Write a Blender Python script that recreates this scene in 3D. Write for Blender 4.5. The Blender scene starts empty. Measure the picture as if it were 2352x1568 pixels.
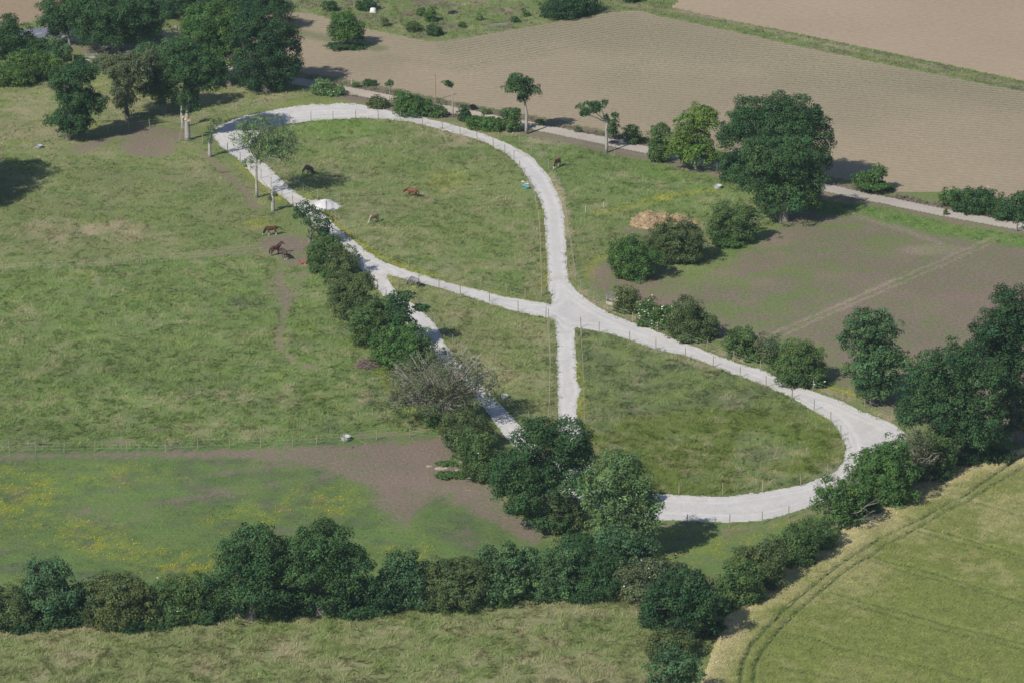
import bpy, math, random
import numpy as np
from mathutils import Vector

# ---------------------------------------------------------------- camera, world, sun, exposure
PITCH = math.radians(20.0)
FPX = 8957.0            # focal length in pixels of a 2352 px wide picture
CAM_H = 211.0
CY = CAM_H / math.tan(PITCH)
sc = bpy.context.scene
cd = bpy.data.cameras.new('camera'); cam = bpy.data.objects.new('camera', cd)
sc.collection.objects.link(cam); sc.camera = cam
cam.location = (0, -CY, CAM_H)
cam.rotation_euler = (math.pi/2 - PITCH, 0, 0)
cd.sensor_width = 36.0; cd.lens = FPX/2352.0*36.0
cd.clip_start = 1.0; cd.clip_end = 20000.0

SUN_TO = Vector((0.80, 0.906, -1.064)).normalized()     # the way the light travels
SUN_EL = math.asin(-SUN_TO.z)
SUN_AZ = math.atan2(-SUN_TO.x, -SUN_TO.y)
w = bpy.data.worlds.new("World"); sc.world = w; w.use_nodes = True
nt = w.node_tree
bg = nt.nodes['Background']
sky = nt.nodes.new('ShaderNodeTexSky'); sky.sky_type = 'NISHITA'; sky.sun_disc = False
sky.sun_elevation = SUN_EL; sky.sun_rotation = SUN_AZ % (2*math.pi)
sky.dust_density = 0.6; sky.ozone_density = 1.6
nt.links.new(sky.outputs[0], bg.inputs[0]); bg.inputs[1].default_value = 0.075
sl = bpy.data.lights.new('sun', 'SUN'); sl.energy = 4.25; sl.angle = math.radians(0.53); sl.color = (1.0, 0.94, 0.84)
so = bpy.data.objects.new('sun', sl); sc.collection.objects.link(so)
so.rotation_euler = SUN_TO.to_track_quat('-Z', 'Y').to_euler(); so.location = (-300, -300, 400)
sc.view_settings.view_transform = 'Standard'; sc.view_settings.look = 'None'
sc.view_settings.exposure = 0.0; sc.view_settings.gamma = 1.0
sc.view_settings.use_curve_mapping = False
sc.cycles.max_bounces = 5; sc.cycles.diffuse_bounces = 2; sc.cycles.glossy_bounces = 1
sc.cycles.transmission_bounces = 2; sc.cycles.transparent_max_bounces = 2
sc.cycles.volume_bounces = 0
C = sc.collection
rng = np.random.default_rng(7); R = random.Random(11)
SP, CP = math.sin(PITCH), math.cos(PITCH)

# ---------------------------------------------------------------- picture <-> ground
def ground(x, y, z=0.0):
    """point of the ground (height z) seen at picture position x, y (2352 x 1568)"""
    x = np.asarray(x, float); y = np.asarray(y, float)
    u = (x-1176)/FPX; v = (y-784)/FPX
    dy = CP - v*SP; dz = -SP - v*CP
    t = (CAM_H-z)/(-dz)
    return t*u, t*dy-CY
def pic(X, Y, Z=0.0):
    X = np.asarray(X, float); Y = np.asarray(Y, float)
    ry = Y+CY; rz = np.asarray(Z, float)-CAM_H
    d = ry*CP - rz*SP; up = ry*SP + rz*CP
    return 1176+FPX*X/d, 784-FPX*up/d
def scale_at(y):
    return (FPX*SP + (y-784)*CP)/CAM_H
def upright(x, y, Yb):
    """x, z of the point seen at picture x, y in the upright plane Y = Yb"""
    u = (x-1176)/FPX; v = (y-784)/FPX
    t = (Yb+CY)/(CP - v*SP)
    return t*u, CAM_H + t*(-SP - v*CP)
OFX = {0: 0.0, 1: 574.2, 2: 1148.4, 3: 1663.0}; OFY = {0: 0.0, 1: 373.2, 2: 746.5, 3: 1108.8}
def q(c, r, pts):
    return [(OFX[c]+a/3.4133, OFY[r]+b/3.4133) for a, b in pts]

# ---------------------------------------------------------------- objects and labels
def tag(o, label=None, cat=None, group=None, kind=None):
    if label: o['label'] = label
    if cat: o['category'] = cat
    if group: o['group'] = group
    if kind: o['kind'] = kind
    return o
def empty(name, loc, label, cat, group=None, rz=0.0):
    o = bpy.data.objects.new(name, None); C.objects.link(o)
    o.location = loc; o.rotation_euler = (0, 0, rz); o.empty_display_size = 0.3
    return tag(o, label, cat, group)
def link(name, me, mat, parent=None, loc=(0, 0, 0)):
    if mat is not None:
        me.materials.clear(); me.materials.append(mat)
    o = bpy.data.objects.new(name, me); C.objects.link(o); o.location = loc
    if parent is not None: o.parent = parent
    return o
def np_mesh(name, V, F, col=None, smooth=False, attrs=None):
    """V (n,3), F (m,k) constant k"""
    V = np.ascontiguousarray(V, dtype=np.float32); F = np.ascontiguousarray(F, dtype=np.int32)
    me = bpy.data.meshes.new(name)
    m, k = F.shape
    me.vertices.add(len(V)); me.vertices.foreach_set('co', V.ravel())
    me.loops.add(m*k); me.loops.foreach_set('vertex_index', F.ravel())
    me.polygons.add(m)
    me.polygons.foreach_set('loop_start', np.arange(0, m*k, k, dtype=np.int32))
    me.polygons.foreach_set('loop_total', np.full(m, k, dtype=np.int32))
    me.polygons.foreach_set('use_smooth', np.full(m, bool(smooth)))
    me.update(calc_edges=True)
    if col is not None:
        a = me.attributes.new('Col', 'FLOAT_COLOR', 'POINT')
        c4 = np.ones((len(V), 4), np.float32); c4[:, :3] = col
        a.data.foreach_set('color', c4.ravel())
    for nme, arr in (attrs or {}).items():
        a = me.attributes.new(nme, 'FLOAT', 'POINT'); a.data.foreach_set('value', np.ascontiguousarray(arr, dtype=np.float32))
    return me

class MB:
    """collects simple shapes into one mesh (quads and triangles)"""
    def __init__(s): s.v = []; s.f = []
    def add(s, vs, fs):
        n = len(s.v); s.v += [tuple(map(float, p)) for p in vs]; s.f += [tuple(n+i for i in f) for f in fs]
    def tube(s, pts, rad, n=6, cap=True):
        pts = [Vector(p) for p in pts]
        if not hasattr(rad, '__len__'): rad = [rad]*len(pts)
        rings = []
        for i, p in enumerate(pts):
            d = (pts[min(i+1, len(pts)-1)] - pts[max(i-1, 0)])
            if d.length < 1e-6: d = Vector((0, 0, 1))
            d.normalize()
            a = d.cross(Vector((0, 0, 1)) if abs(d.z) < .9 else Vector((1, 0, 0))).normalized(); b = d.cross(a)
            rings.append([p + (a*math.cos(2*math.pi*k/n) + b*math.sin(2*math.pi*k/n))*rad[i] for k in range(n)])
        vs = [v for r in rings for v in r]; fs = []
        for i in range(len(rings)-1):
            for k in range(n):
                fs.append((i*n+k, i*n+(k+1) % n, (i+1)*n+(k+1) % n, (i+1)*n+k))
        if cap:
            fs.append(tuple(range(n))[::-1]); fs.append(tuple((len(rings)-1)*n+k for k in range(n)))
        s.add(vs, fs)
    def box(s, c, d, rz=0.0):
        cx, cy, cz = c; hx, hy, hz = d[0]/2, d[1]/2, d[2]/2
        co, si = math.cos(rz), math.sin(rz)
        vs = []
        for x, y, z in ((-1,-1,-1),(1,-1,-1),(1,1,-1),(-1,1,-1),(-1,-1,1),(1,-1,1),(1,1,1),(-1,1,1)):
            X, Y = x*hx, y*hy
            vs.append((cx+X*co-Y*si, cy+X*si+Y*co, cz+z*hz))
        s.add(vs, [(3,2,1,0),(4,5,6,7),(0,1,5,4),(1,2,6,5),(2,3,7,6),(3,0,4,7)])
    def lathe(s, prof, n=24, c=(0, 0, 0)):
        vs = []; fs = []
        for r, z in prof:
            for k in range(n):
                a = 2*math.pi*k/n; vs.append((c[0]+r*math.cos(a), c[1]+r*math.sin(a), c[2]+z))
        for i in range(len(prof)-1):
            for k in range(n):
                fs.append((i*n+k, i*n+(k+1) % n, (i+1)*n+(k+1) % n, (i+1)*n+k))
        s.add(vs, fs)
    def build(s, name, mat, parent=None, loc=(0, 0, 0), smooth=False):
        me = bpy.data.meshes.new(name); me.from_pydata(s.v, [], s.f)
        if smooth: me.polygons.foreach_set('use_smooth', [True]*len(me.polygons))
        me.update()
        return link(name, me, mat, parent, loc)

# ---------------------------------------------------------------- noise in numpy
def vnoise(X, Y, cell, seed=0):
    g = np.random.default_rng(1000+seed).random((257, 257)).astype(np.float32)
    g[256] = g[0]; g[:, 256] = g[:, 0]
    x = X/cell+77.3; y = Y/cell+31.7
    xi = np.floor(x).astype(int); yi = np.floor(y).astype(int)
    fx = x-xi; fy = y-yi; fx = fx*fx*(3-2*fx); fy = fy*fy*(3-2*fy)
    xi %= 256; yi %= 256
    return (g[yi, xi]*(1-fx)*(1-fy)+g[yi, xi+1]*fx*(1-fy)+g[yi+1, xi]*(1-fx)*fy+g[yi+1, xi+1]*fx*fy)
def fbm(X, Y, cell, seed=0, oct=4, gain=.5):
    a = 1.0; t = 0.0; s = 0.0
    for i in range(oct):
        s = s + a*vnoise(X, Y, cell/2**i, seed+i*13); t += a; a *= gain
    return s/t
def sstep(a, b, x):
    t = np.clip((x-a)/(b-a), 0, 1); return t*t*(3-2*t)

# ---------------------------------------------------------------- rasters of what lies where (picture grid of the ground)
RX0, RY0, RS = -300, -110, 2.0
RW, RH = int((2652-RX0)/RS), int((1790-RY0)/RS)
_gx, _gy = np.meshgrid(RX0+RS*(np.arange(RW)+.5), RY0+RS*(np.arange(RH)+.5))
def poly_mask(poly):
    m = np.zeros((RH, RW), bool)
    px = np.array([p[0] for p in poly], float); py = np.array([p[1] for p in poly], float)
    i0 = max(0, int((py.min()-RY0)/RS)-1); i1 = min(RH, int((py.max()-RY0)/RS)+2)
    j0 = max(0, int((px.min()-RX0)/RS)-1); j1 = min(RW, int((px.max()-RX0)/RS)+2)
    gx = _gx[i0:i1, j0:j1]; gy = _gy[i0:i1, j0:j1]
    sub = np.zeros(gx.shape, bool)
    n = len(px)
    for a in range(n):
        b = (a+1) % n
        if py[a] == py[b]: continue
        c = ((py[a] > gy) != (py[b] > gy)) & (gx < (px[b]-px[a])*(gy-py[a])/(py[b]-py[a])+px[a])
        sub ^= c
    m[i0:i1, j0:j1] = sub
    return m
def blur(m, r):
    m = m.astype(np.float32)
    k = max(1, int(r/RS))
    for _ in range(2):
        for ax in (0, 1):
            kk = k if ax == 1 else max(1, k//2)
            pad = [(0, 0), (0, 0)]; pad[ax] = (kk+1, kk)
            c = np.cumsum(np.pad(m, pad, mode='edge'), axis=ax)
            n = m.shape[ax]
            if ax == 0: m = (c[2*kk+1:2*kk+1+n]-c[:n])/(2*kk+1)
            else: m = (c[:, 2*kk+1:2*kk+1+n]-c[:, :n])/(2*kk+1)
    return m
def P(poly, r=0):
    m = poly_mask(poly)
    return blur(m, r) if r else m.astype(np.float32)
def stroke(pts, w, soft=1.6):
    """soft line; w = half width in px (up-down half widths are a third)"""
    m = np.zeros((RH, RW), np.float32)
    for (a, b), (c, d) in zip(pts[:-1], pts[1:]):
        x0, x1 = sorted((a, c)); y0, y1 = sorted((b, d)); ww = w*soft+4
        i0 = max(0, int((y0-ww-RY0)/RS)); i1 = min(RH, int((y1+ww-RY0)/RS)+1)
        j0 = max(0, int((x0-ww-RX0)/RS)); j1 = min(RW, int((x1+ww-RX0)/RS)+1)
        if i1 <= i0 or j1 <= j0: continue
        gx = _gx[i0:i1, j0:j1]; gy = _gy[i0:i1, j0:j1]
        k = 3.1                     # the ground is seen slantwise: measure up-down distances longer
        dx, dy = c-a, (d-b)*k
        t = np.clip(((gx-a)*dx+(gy-b)*k*dy)/(dx*dx+dy*dy+1e-6), 0, 1)
        dist = np.hypot(gx-a-t*dx, (gy-b)*k-t*dy)
        m[i0:i1, j0:j1] = np.maximum(m[i0:i1, j0:j1], 1-sstep(w/soft, w*soft, dist))
    return m
def blob(cx, cy, rx, ry):
    d = ((_gx-cx)/rx)**2+((_gy-cy)/ry)**2
    return (1-sstep(0.25, 1.3, d)).astype(np.float32)
def samp(m, X, Y, jit=0.0, jn=None):
    x, y = pic(X, Y)
    if jit and jn is not None:
        x = x+jn[0]*jit; y = y+jn[1]*jit*.45
    fx = np.clip((x-RX0)/RS-.5, 0, RW-1.001); fy = np.clip((y-RY0)/RS-.5, 0, RH-1.001)
    xi = fx.astype(int); yi = fy.astype(int); fx = fx-xi; fy = fy-yi
    return m[yi, xi]*(1-fx)*(1-fy)+m[yi, xi+1]*fx*(1-fy)+m[yi+1, xi]*(1-fx)*fy+m[yi+1, xi+1]*fx*fy

# ---- outlines read off the place
track_outer = [(486,310),(487,302),(498,291),(527,280),(557,268),(600,259),(644,250),(689,243),(721,240),(809,238),(838,242),(867,248),
 (911,258),(955,267),(999,277),(1043,287),(1087,302),(1116,310),(1145,322),(1175,335),(1204,349),(1227,365),(1236,378),(1254,396),(1268,419),
 (1280,445),(1288,462),(1295,496),(1299,549),(1302,607),(1308,648),(1324,669),(1353,692),(1397,719),(1453,741),(1529,769),(1623,807),(1690,833),
 (1751,850),(1803,875),(1868,899),(1927,919),(1985,946),(2044,969),(2074,990),(2087,1008),(2080,1030),(2050,1062),(2000,1102),(1950,1134),(1877,1157),(1809,1180),
 (1751,1195),(1675,1200),(1605,1197),(1529,1194),(1470,1192),(1415,1184),(1370,1168),(1330,1150),(1290,1128),(1250,1096),(1215,1060),(1163,1006),(1131,962),(1101,923),(1060,880),(1030,850),
 (990,806),(978,790),(952,764),(930,742),(911,714),(885,684),(867,666),(850,646),(832,625),(817,602),(806,582),(785,562),(762,548),(735,525),(712,505),(690,487),(671,470),(644,449),
 (600,422),(574,396),(551,369),(527,352),(504,334)]
hole_a = [(573,333),(600,308),(625,298),(660,286),(720,278),(775,274),(838,272),(896,275),(955,283),(1005,296),(1058,310),(1110,326),(1160,352),(1184,372),(1207,401),
 (1222,425),(1239,458),(1249,485),(1251,520),(1255,578),(1258,637),(1258,666),(1268,677),(1265,701),(1254,697),(1207,690),(1148,680),(1101,666),(1043,654),(984,636),(955,627),
 (911,613),(882,602),(852,585),(826,564),(803,546),(779,528),(762,511),(748,493),(733,487),(722,474),(716,462),(700,456),(691,452),(650,417),(618,384),(592,366),(575,348)]
hole_b = [(885,631),(914,637),(940,644),(984,655),(1043,672),(1101,690),(1160,710),(1219,723),(1260,731),(1273,737),(1277,769),(1281,800),(1277,820),(1280,864),(1282,951),(1281,1010),(1272,1050),(1240,1025),
 (1207,990),(1160,940),(1116,893),(1072,849),(1049,823),(1019,785),(1008,758),(990,734),(955,704),(937,690),(905,663)]
hole_c = [(1321,751),(1353,757),(1397,766),(1441,780),(1500,801),(1558,813),(1582,820),(1638,841),(1699,864),(1761,887),(1820,914),(1868,943),(1912,969),(1933,1001),(1944,1028),(1938,1057),
 (1921,1081),(1880,1098),(1839,1114),(1751,1130),(1663,1140),(1558,1136),(1514,1133),(1460,1126),(1405,1110),(1362,1080),(1340,1040),(1331,969),(1324,952),(1326,920),(1335,893),(1324,875),(1324,834),(1321,785)]
lane_pts = [(150,84),(240,103),(310,114),(390,127),(500,150),(600,171),(660,183),(720,194),(791,207),(860,220),(905,229),(960,240),(1008,248),(1072,260),(1131,273),(1219,289),
 (1236,293),(1295,305),(1383,323),(1441,336),(1497,348),(1544,358),(1650,382),(1750,404),(1850,424),(1897,431),(1956,446),(2044,463),(2132,482),(2220,499),(2337,520),(2650,580)]
road_pts = [(-300,160),(-100,112),(0,94),(75,80),(110,75),(160,66),(300,38),(420,10),(600,-40),(700,-75)]
field_main = [(330,95),(430,45),(560,25),(665,30),(721,32),(756,44),(826,63),(896,78),(955,91),(999,97),(1072,88),(1160,70),(1263,54),(1295,44),(1353,35),(1412,28),(1441,25),(1476,26),
 (1515,38),(1588,53),(1676,70),(1839,108),(2015,144),(2190,179),(2352,211),(2640,275),(2640,560),(2352,478),(2300,470),(2180,442),(2060,440),(1960,418),(1890,402),(1700,352),(1540,325),(1440,310),(1340,290),(1260,272),
 (1200,262),(1100,243),(1000,225),(900,202),(800,183),(700,168),(640,160),(480,130),(400,112)]
field_far = [(1541,17),(1562,0),(1640,-90),(2640,-90),(2640,250),(2352,187),(2161,146),(2015,116),(1868,85),(1663,44),(1545,18)]
field_left = [(-300,110),(-100,78),(0,58),(40,55),(92,46),(200,24),(300,-5),(420,-60),(500,-100),(-300,-100)]
barley_poly = [(1600,1790),(1612,1568),(1640,1490),(1668,1420),(1700,1385),(1800,1312),(1900,1242),(2030,1163),(2130,1092),(2250,1058),(2352,1035),(2460,1000),(2640,960),(2640,1790)]
M = {}
M['track'] = np.clip(P(track_outer)-P(hole_a)-P(hole_b)-P(hole_c), 0, 1)
heap_apron = [(690,455),(712,462),(728,458),(742,466),(775,470),(780,478),(760,484),(738,480),(722,484),(700,480)]
M['track'] = np.maximum(M['track'], P(heap_apron))
M['main'] = P(field_main); M['far'] = P(field_far); M['left'] = P(field_left); M['barley'] = P(barley_poly)
M['lane'] = stroke(lane_pts, 22, 1.08)
M['road'] = stroke(road_pts, 38, 1.03)
M['lane'] = np.maximum(M['lane'], P([(120,78),(150,66),(200,70),(205,92),(180,98),(140,92)]))
M['lane'] = np.clip(M['lane']-M['road'], 0, 1)
# ---------------------------------------------------------------- materials
def mat_new(name):
    m = bpy.data.materials.new(name); m.use_nodes = True
    nt = m.node_tree; b = nt.nodes['Principled BSDF']
    return m, nt, b
def N(nt, t, **kw):
    n = nt.nodes.new(t)
    for k, v in kw.items(): setattr(n, k, v)
    return n
def mat_plain(name, col, rough=.75, var=.25, scale=3.0, metal=0.0, bump=0.0):
    m, nt, b = mat_new(name)
    tc = N(nt, 'ShaderNodeTexCoord'); no = N(nt, 'ShaderNodeTexNoise'); no.inputs['Scale'].default_value = scale
    no.inputs['Detail'].default_value = 5
    nt.links.new(tc.outputs['Object'], no.inputs['Vector'])
    mp = N(nt, 'ShaderNodeMapRange'); mp.inputs[1].default_value = .25; mp.inputs[2].default_value = .75
    mp.inputs[3].default_value = 1-var; mp.inputs[4].default_value = 1+var
    nt.links.new(no.outputs[0], mp.inputs[0])
    mx = N(nt, 'ShaderNodeVectorMath', operation='SCALE'); mx.inputs[0].default_value = col[:3]
    nt.links.new(mp.outputs[0], mx.inputs['Scale']); nt.links.new(mx.outputs[0], b.inputs['Base Color'])
    b.inputs['Roughness'].default_value = rough; b.inputs['Metallic'].default_value = metal
    if bump:
        bp = N(nt, 'ShaderNodeBump'); bp.inputs['Distance'].default_value = bump
        nt.links.new(no.outputs[0], bp.inputs['Height']); nt.links.new(bp.outputs[0], b.inputs['Normal'])
    return m
def mat_attr(name, rough=.8, fine=.9, var=.22, bump=.03, bscale=2.2, spec=.2, stretch=(1, 1, 1)):
    """colour from the mesh, with fine grain"""
    m, nt, b = mat_new(name)
    at = N(nt, 'ShaderNodeAttribute', attribute_name='Col')
    tc = N(nt, 'ShaderNodeTexCoord')
    mpg = N(nt, 'ShaderNodeMapping'); mpg.inputs['Scale'].default_value = stretch
    nt.links.new(tc.outputs['Object'], mpg.inputs['Vector'])
    no = N(nt, 'ShaderNodeTexNoise'); no.inputs['Scale'].default_value = fine; no.inputs['Detail'].default_value = 5
    no.inputs['Roughness'].default_value = .7
    nt.links.new(mpg.outputs[0], no.inputs['Vector'])
    mp = N(nt, 'ShaderNodeMapRange'); mp.inputs[1].default_value = .3; mp.inputs[2].default_value = .7
    mp.inputs[3].default_value = 1-var; mp.inputs[4].default_value = 1+var
    nt.links.new(no.outputs[0], mp.inputs[0])
    mx = N(nt, 'ShaderNodeVectorMath', operation='SCALE')
    nt.links.new(at.outputs['Color'], mx.inputs[0]); nt.links.new(mp.outputs[0], mx.inputs['Scale'])
    if name == 'turf':
        sp = N(nt, 'ShaderNodeAttribute', attribute_name='spk')
        n3 = N(nt, 'ShaderNodeTexNoise'); n3.inputs['Scale'].default_value = 1.4; n3.inputs['Detail'].default_value = 6; n3.inputs['Roughness'].default_value = .8
        nt.links.new(tc.outputs['Object'], n3.inputs['Vector'])
        r3 = N(nt, 'ShaderNodeMapRange'); r3.inputs[1].default_value = .44; r3.inputs[2].default_value = .60
        nt.links.new(n3.outputs[0], r3.inputs[0])
        m3 = N(nt, 'ShaderNodeMath', operation='MULTIPLY'); nt.links.new(r3.outputs[0], m3.inputs[0]); nt.links.new(sp.outputs['Fac'], m3.inputs[1])
        g3 = N(nt, 'ShaderNodeMix', data_type='RGBA'); g3.inputs[7].default_value = (.105, .165, .062, 1)
        nt.links.new(m3.outputs[0], g3.inputs[0]); nt.links.new(mx.outputs[0], g3.inputs[6]); nt.links.new(g3.outputs[2], b.inputs['Base Color'])
    else:
        nt.links.new(mx.outputs[0], b.inputs['Base Color'])
    b.inputs['Roughness'].default_value = rough; b.inputs['Specular IOR Level'].default_value = spec
    if bump:
        n2 = N(nt, 'ShaderNodeTexNoise'); n2.inputs['Scale'].default_value = bscale; n2.inputs['Detail'].default_value = 4
        nt.links.new(tc.outputs['Object'], n2.inputs['Vector'])
        bp = N(nt, 'ShaderNodeBump'); bp.inputs['Distance'].default_value = bump
        nt.links.new(n2.outputs[0], bp.inputs['Height']); nt.links.new(bp.outputs[0], b.inputs['Normal'])
    return m
def mat_leaf(name, trans=.22, rough=.55, spec=.3):
    m, nt, b = mat_new(name)
    at = N(nt, 'ShaderNodeAttribute', attribute_name='Col')
    nt.links.new(at.outputs['Color'], b.inputs['Base Color'])
    b.inputs['Roughness'].default_value = rough; b.inputs['Specular IOR Level'].default_value = spec
    tr = N(nt, 'ShaderNodeBsdfTranslucent'); nt.links.new(at.outputs['Color'], tr.inputs['Color'])
    mx = N(nt, 'ShaderNodeMixShader'); mx.inputs[0].default_value = trans
    out = nt.nodes['Material Output']
    nt.links.new(b.outputs[0], mx.inputs[1]); nt.links.new(tr.outputs[0], mx.inputs[2]); nt.links.new(mx.outputs[0], out.inputs[0])
    return m
MAT = {}
MAT['ground'] = mat_attr('turf', fine=2.0, var=.26, bump=.13, bscale=2.4, rough=.9)
MAT['grass'] = mat_leaf('grass_blades', .25, .65, .15)
MAT['leaf'] = mat_leaf('leaves', .24, .6, .14)
MAT['straw'] = mat_attr('straw', fine=2.5, var=.35, bump=.12, bscale=3)
MAT['barley'] = mat_attr('barley', fine=3.5, var=.34, bump=.18, bscale=2.5, rough=.8)
MAT['bark'] = mat_plain('bark', (.21, .19, .165), .85, .35, 2.5, bump=.03)
MAT['bark_pale'] = mat_plain('pale_bark', (.36, .345, .315), .85, .3, 2.5, bump=.03)
MAT['bark_dead'] = mat_plain('dead_wood', (.36, .33, .29), .8, .25, 3)
MAT['cut'] = mat_plain('cut_wood', (.62, .46, .33), .8, .15, 3)
MAT['post'] = mat_plain('fence_wood', (.33, .275, .20), .8, .3, 4)
MAT['wire'] = mat_plain('pale_rope', (.38, .41, .36), .5, .05, 1)
MAT['chalk'] = mat_plain('chalk', (.66, .65, .66), .95, .12, 3.5, bump=.12)
MAT['twig'] = mat_plain('brown_twigs', (.22, .15, .13), .9, .35, 4)
MAT['white'] = mat_plain('white_plastic', (.8, .8, .8), .5, .05, 2)
MAT['black'] = mat_plain('black_plastic', (.02, .022, .03), .35, .3, 2)
MAT['blossom'] = mat_plain('white_blossom', (.78, .78, .72), .8, .1, 5)
MAT['yellow'] = mat_plain('buttercup', (.62, .52, .03), .6, .2, 2)
MAT['galv'] = mat_plain('galvanised', (.42, .45, .46), .5, .18, 3, metal=.35)

# ---------------------------------------------------------------- what grows where
soilP = [(-300,1052),(0,1044),(300,1043),(560,1036),(800,1030),(900,1018),(1010,1003),(1042,1030),(1062,1062),(1105,1095),(1135,1120),(1150,1165),(1200,1190),(1262,1240),(1225,1252),(1140,1205),(1062,1172),(1000,1125),
         (935,1212),(905,1190),(860,1125),(775,1090),(680,1062),(560,1052),(300,1052),(0,1053)]
n1 = fbm(_gx, _gy*3, 60, 3); n2 = fbm(_gx, _gy*3, 24, 5)
Hpoly = [(1350,628),(1365,607),(1412,590),(1520,600),(1600,645),(1700,590),(1790,515),(1890,484),(2060,505),(2280,556),(2640,610),(2640,1000),(2200,1000),(2000,930),(1890,862),(1780,825),(1700,800),(1640,775),(1480,705),(1410,690),(1372,668)]
Epoly = [(-300,1480),(0,1450),(560,1412),(1000,1388),(1280,1355),(1480,1345),(1500,1400),(1560,1500),(1600,1790),(-300,1790)]
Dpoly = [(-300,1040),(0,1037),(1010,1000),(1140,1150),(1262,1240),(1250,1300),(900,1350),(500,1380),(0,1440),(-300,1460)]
Cpoly = [(-300,628),(0,628),(340,600),(570,590),(700,610),(760,650),(900,820),(950,940),(1010,1000),(600,1020),(0,1035),(-300,1036)]
Bpoly = [(-300,362),(0,355),(170,325),(345,292),(420,300),(500,350),(620,460),(700,560),(690,600),(570,590),(340,600),(0,628),(-300,628)]
Apoly = [(-300,180),(0,190),(200,180),(420,190),(640,190),(700,215),(600,255),(480,290),(345,292),(170,325),(0,355),(-300,362)]
Gpoly = [(1500,1205),(1640,1208),(1760,1203),(1880,1172),(1910,1200),(1830,1290),(1700,1385),(1640,1400),(1560,1320),(1500,1290)]
Ipoly = [(1100,290),(1250,318),(1380,345),(1540,380),(1680,420),(1760,500),(1640,600),(1500,600),(1400,590),(1350,610),(1310,660),(1300,560),(1290,450),(1240,370),(1150,320)]
SCpoly = [(640,-90),(660,30),(720,30),(826,62),(960,90),(1072,87),(1263,52),(1412,26),(1500,10),(1400,-90)]
F_ = {}
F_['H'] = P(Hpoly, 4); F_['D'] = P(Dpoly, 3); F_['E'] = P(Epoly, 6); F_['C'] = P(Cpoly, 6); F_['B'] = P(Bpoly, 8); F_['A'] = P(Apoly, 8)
F_['G'] = P(Gpoly, 4); F_['I'] = P(Ipoly, 10); F_['SC'] = P(SCpoly, 5)
F_['J1'] = P(hole_a, 3); F_['J2'] = P(hole_b, 3); F_['J3'] = P(hole_c, 3)
# bare soil
soil = P(soilP, 14)*(.55+.8*n1)
soil = np.maximum(soil, P([(880,1020),(1010,1006),(1050,1050),(1120,1120),(1080,1150),(990,1110),(880,1060)], 16))
soil = np.maximum(soil, .55*stroke([(700,1050),(780,1085),(850,1120),(890,1170),(930,1212)], 16, 2.2))
soil = np.maximum(soil, .6*stroke([(500,1085),(640,1068),(790,1070)], 14, 2.6))
soil = np.maximum(soil, .5*stroke([(330,1160),(560,1120),(780,1088)], 12, 2.6))
soil = np.maximum(soil, .55*blob(525,1128,60,14)*(.5+n2)); soil = np.maximum(soil, .45*blob(250,1180,160,30)*n2*1.6)
soil = np.maximum(soil, .9*stroke([(-300,1046),(0,1046),(300,1043),(560,1035),(800,1028),(900,1016)], 12, 1.9))
soil = np.maximum(soil, .95*blob(345,336,82,30)*(.4+.9*n2)); soil = np.maximum(soil, .8*stroke([(180,345),(260,318),(330,295),(420,312)], 20, 2.2))
soil = np.maximum(soil, .9*blob(655,562,62,26)); soil = np.maximum(soil, .5*stroke([(400,600),(520,580),(620,560)], 12, 2.2))
soil = np.maximum(soil, .75*stroke([(470,352),(520,400),(560,440),(600,490)], 8, 2)); soil = np.maximum(soil, .7*blob(680,598,50,16))
soil = np.maximum(soil, .9*stroke([(638,625),(650,665),(655,710),(647,745),(638,790),(650,808),(672,828),(690,840),(726,848)], 7, 1.7))
soil = np.maximum(soil, .4*stroke([(655,700),(690,660),(700,620)], 8, 2.2)); soil = np.maximum(soil, .4*stroke([(638,790),(600,840),(560,870)], 6, 2))
soil = np.maximum(soil, .55*blob(270,1016,60,9)); soil = np.maximum(soil, .7*blob(880,1000,110,9)); soil = np.maximum(soil, .5*blob(205,845,0.1,0.1))
soil = np.maximum(soil, F_['H']*np.clip(.56+.9*(n1-.45)+.3*(n2-.5), .2, 1))
soil = np.maximum(soil, .9*F_['H']*np.maximum(stroke([(1370,620),(1352,640),(1380,668),(1480,705),(1640,770),(1780,770)], 26, 1.8), np.maximum(blob(2200,540,120,26), stroke([(1800,480),(1900,492),(2000,505)], 30, 2))))
soil = np.maximum(soil, .8*F_['H']*np.maximum(stroke([(1782,770),(2272,554)], 34, 1.5), stroke([(1960,495),(2100,540),(2200,560)], 16, 2.4)))
soil = np.maximum(soil, .7*F_['H']*stroke([(1960,800),(2100,700),(2270,585),(2352,575)], 34, 2.2))
soil = np.maximum(soil, .9*blob(1890,500,110,18)); soil = np.maximum(soil, F_['H']*P([(1790,772),(2280,556),(2640,600),(2640,900),(2100,900)], 12)*np.clip(.78+.6*(n1-.45), .3, 1))
soil = np.maximum(soil, .5*blob(1530,530,120,26)); soil = np.maximum(soil, .9*stroke([(600,165),(700,185),(760,200),(850,222)], 16, 1.6))
lane_v = stroke([(x, y+16) for x, y in lane_pts[8:]], 22, 1.5); lane_v2 = stroke([(x, y-13) for x, y in lane_pts[7:]], 24, 1.5)
soil = np.maximum(soil, .85*lane_v*(.4+n2)); soil = np.maximum(soil, .8*lane_v2*(.4+n2))
soil = np.maximum(soil, .6*stroke([(1502,1208),(1640,1212),(1760,1206),(1880,1172)], 12, 1.8))
soil = np.maximum(soil, .75*stroke([(140,104),(200,110),(300,128),(420,150)], 30, 1.8))
soil = np.maximum(soil, .35*F_['G']*n1*1.5); soil = np.maximum(soil, .30*F_['D']*sstep(.45, .7, n1))
divide = .9*stroke([(1778,771),(2275,553)], 4.5, 1.3)
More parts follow.
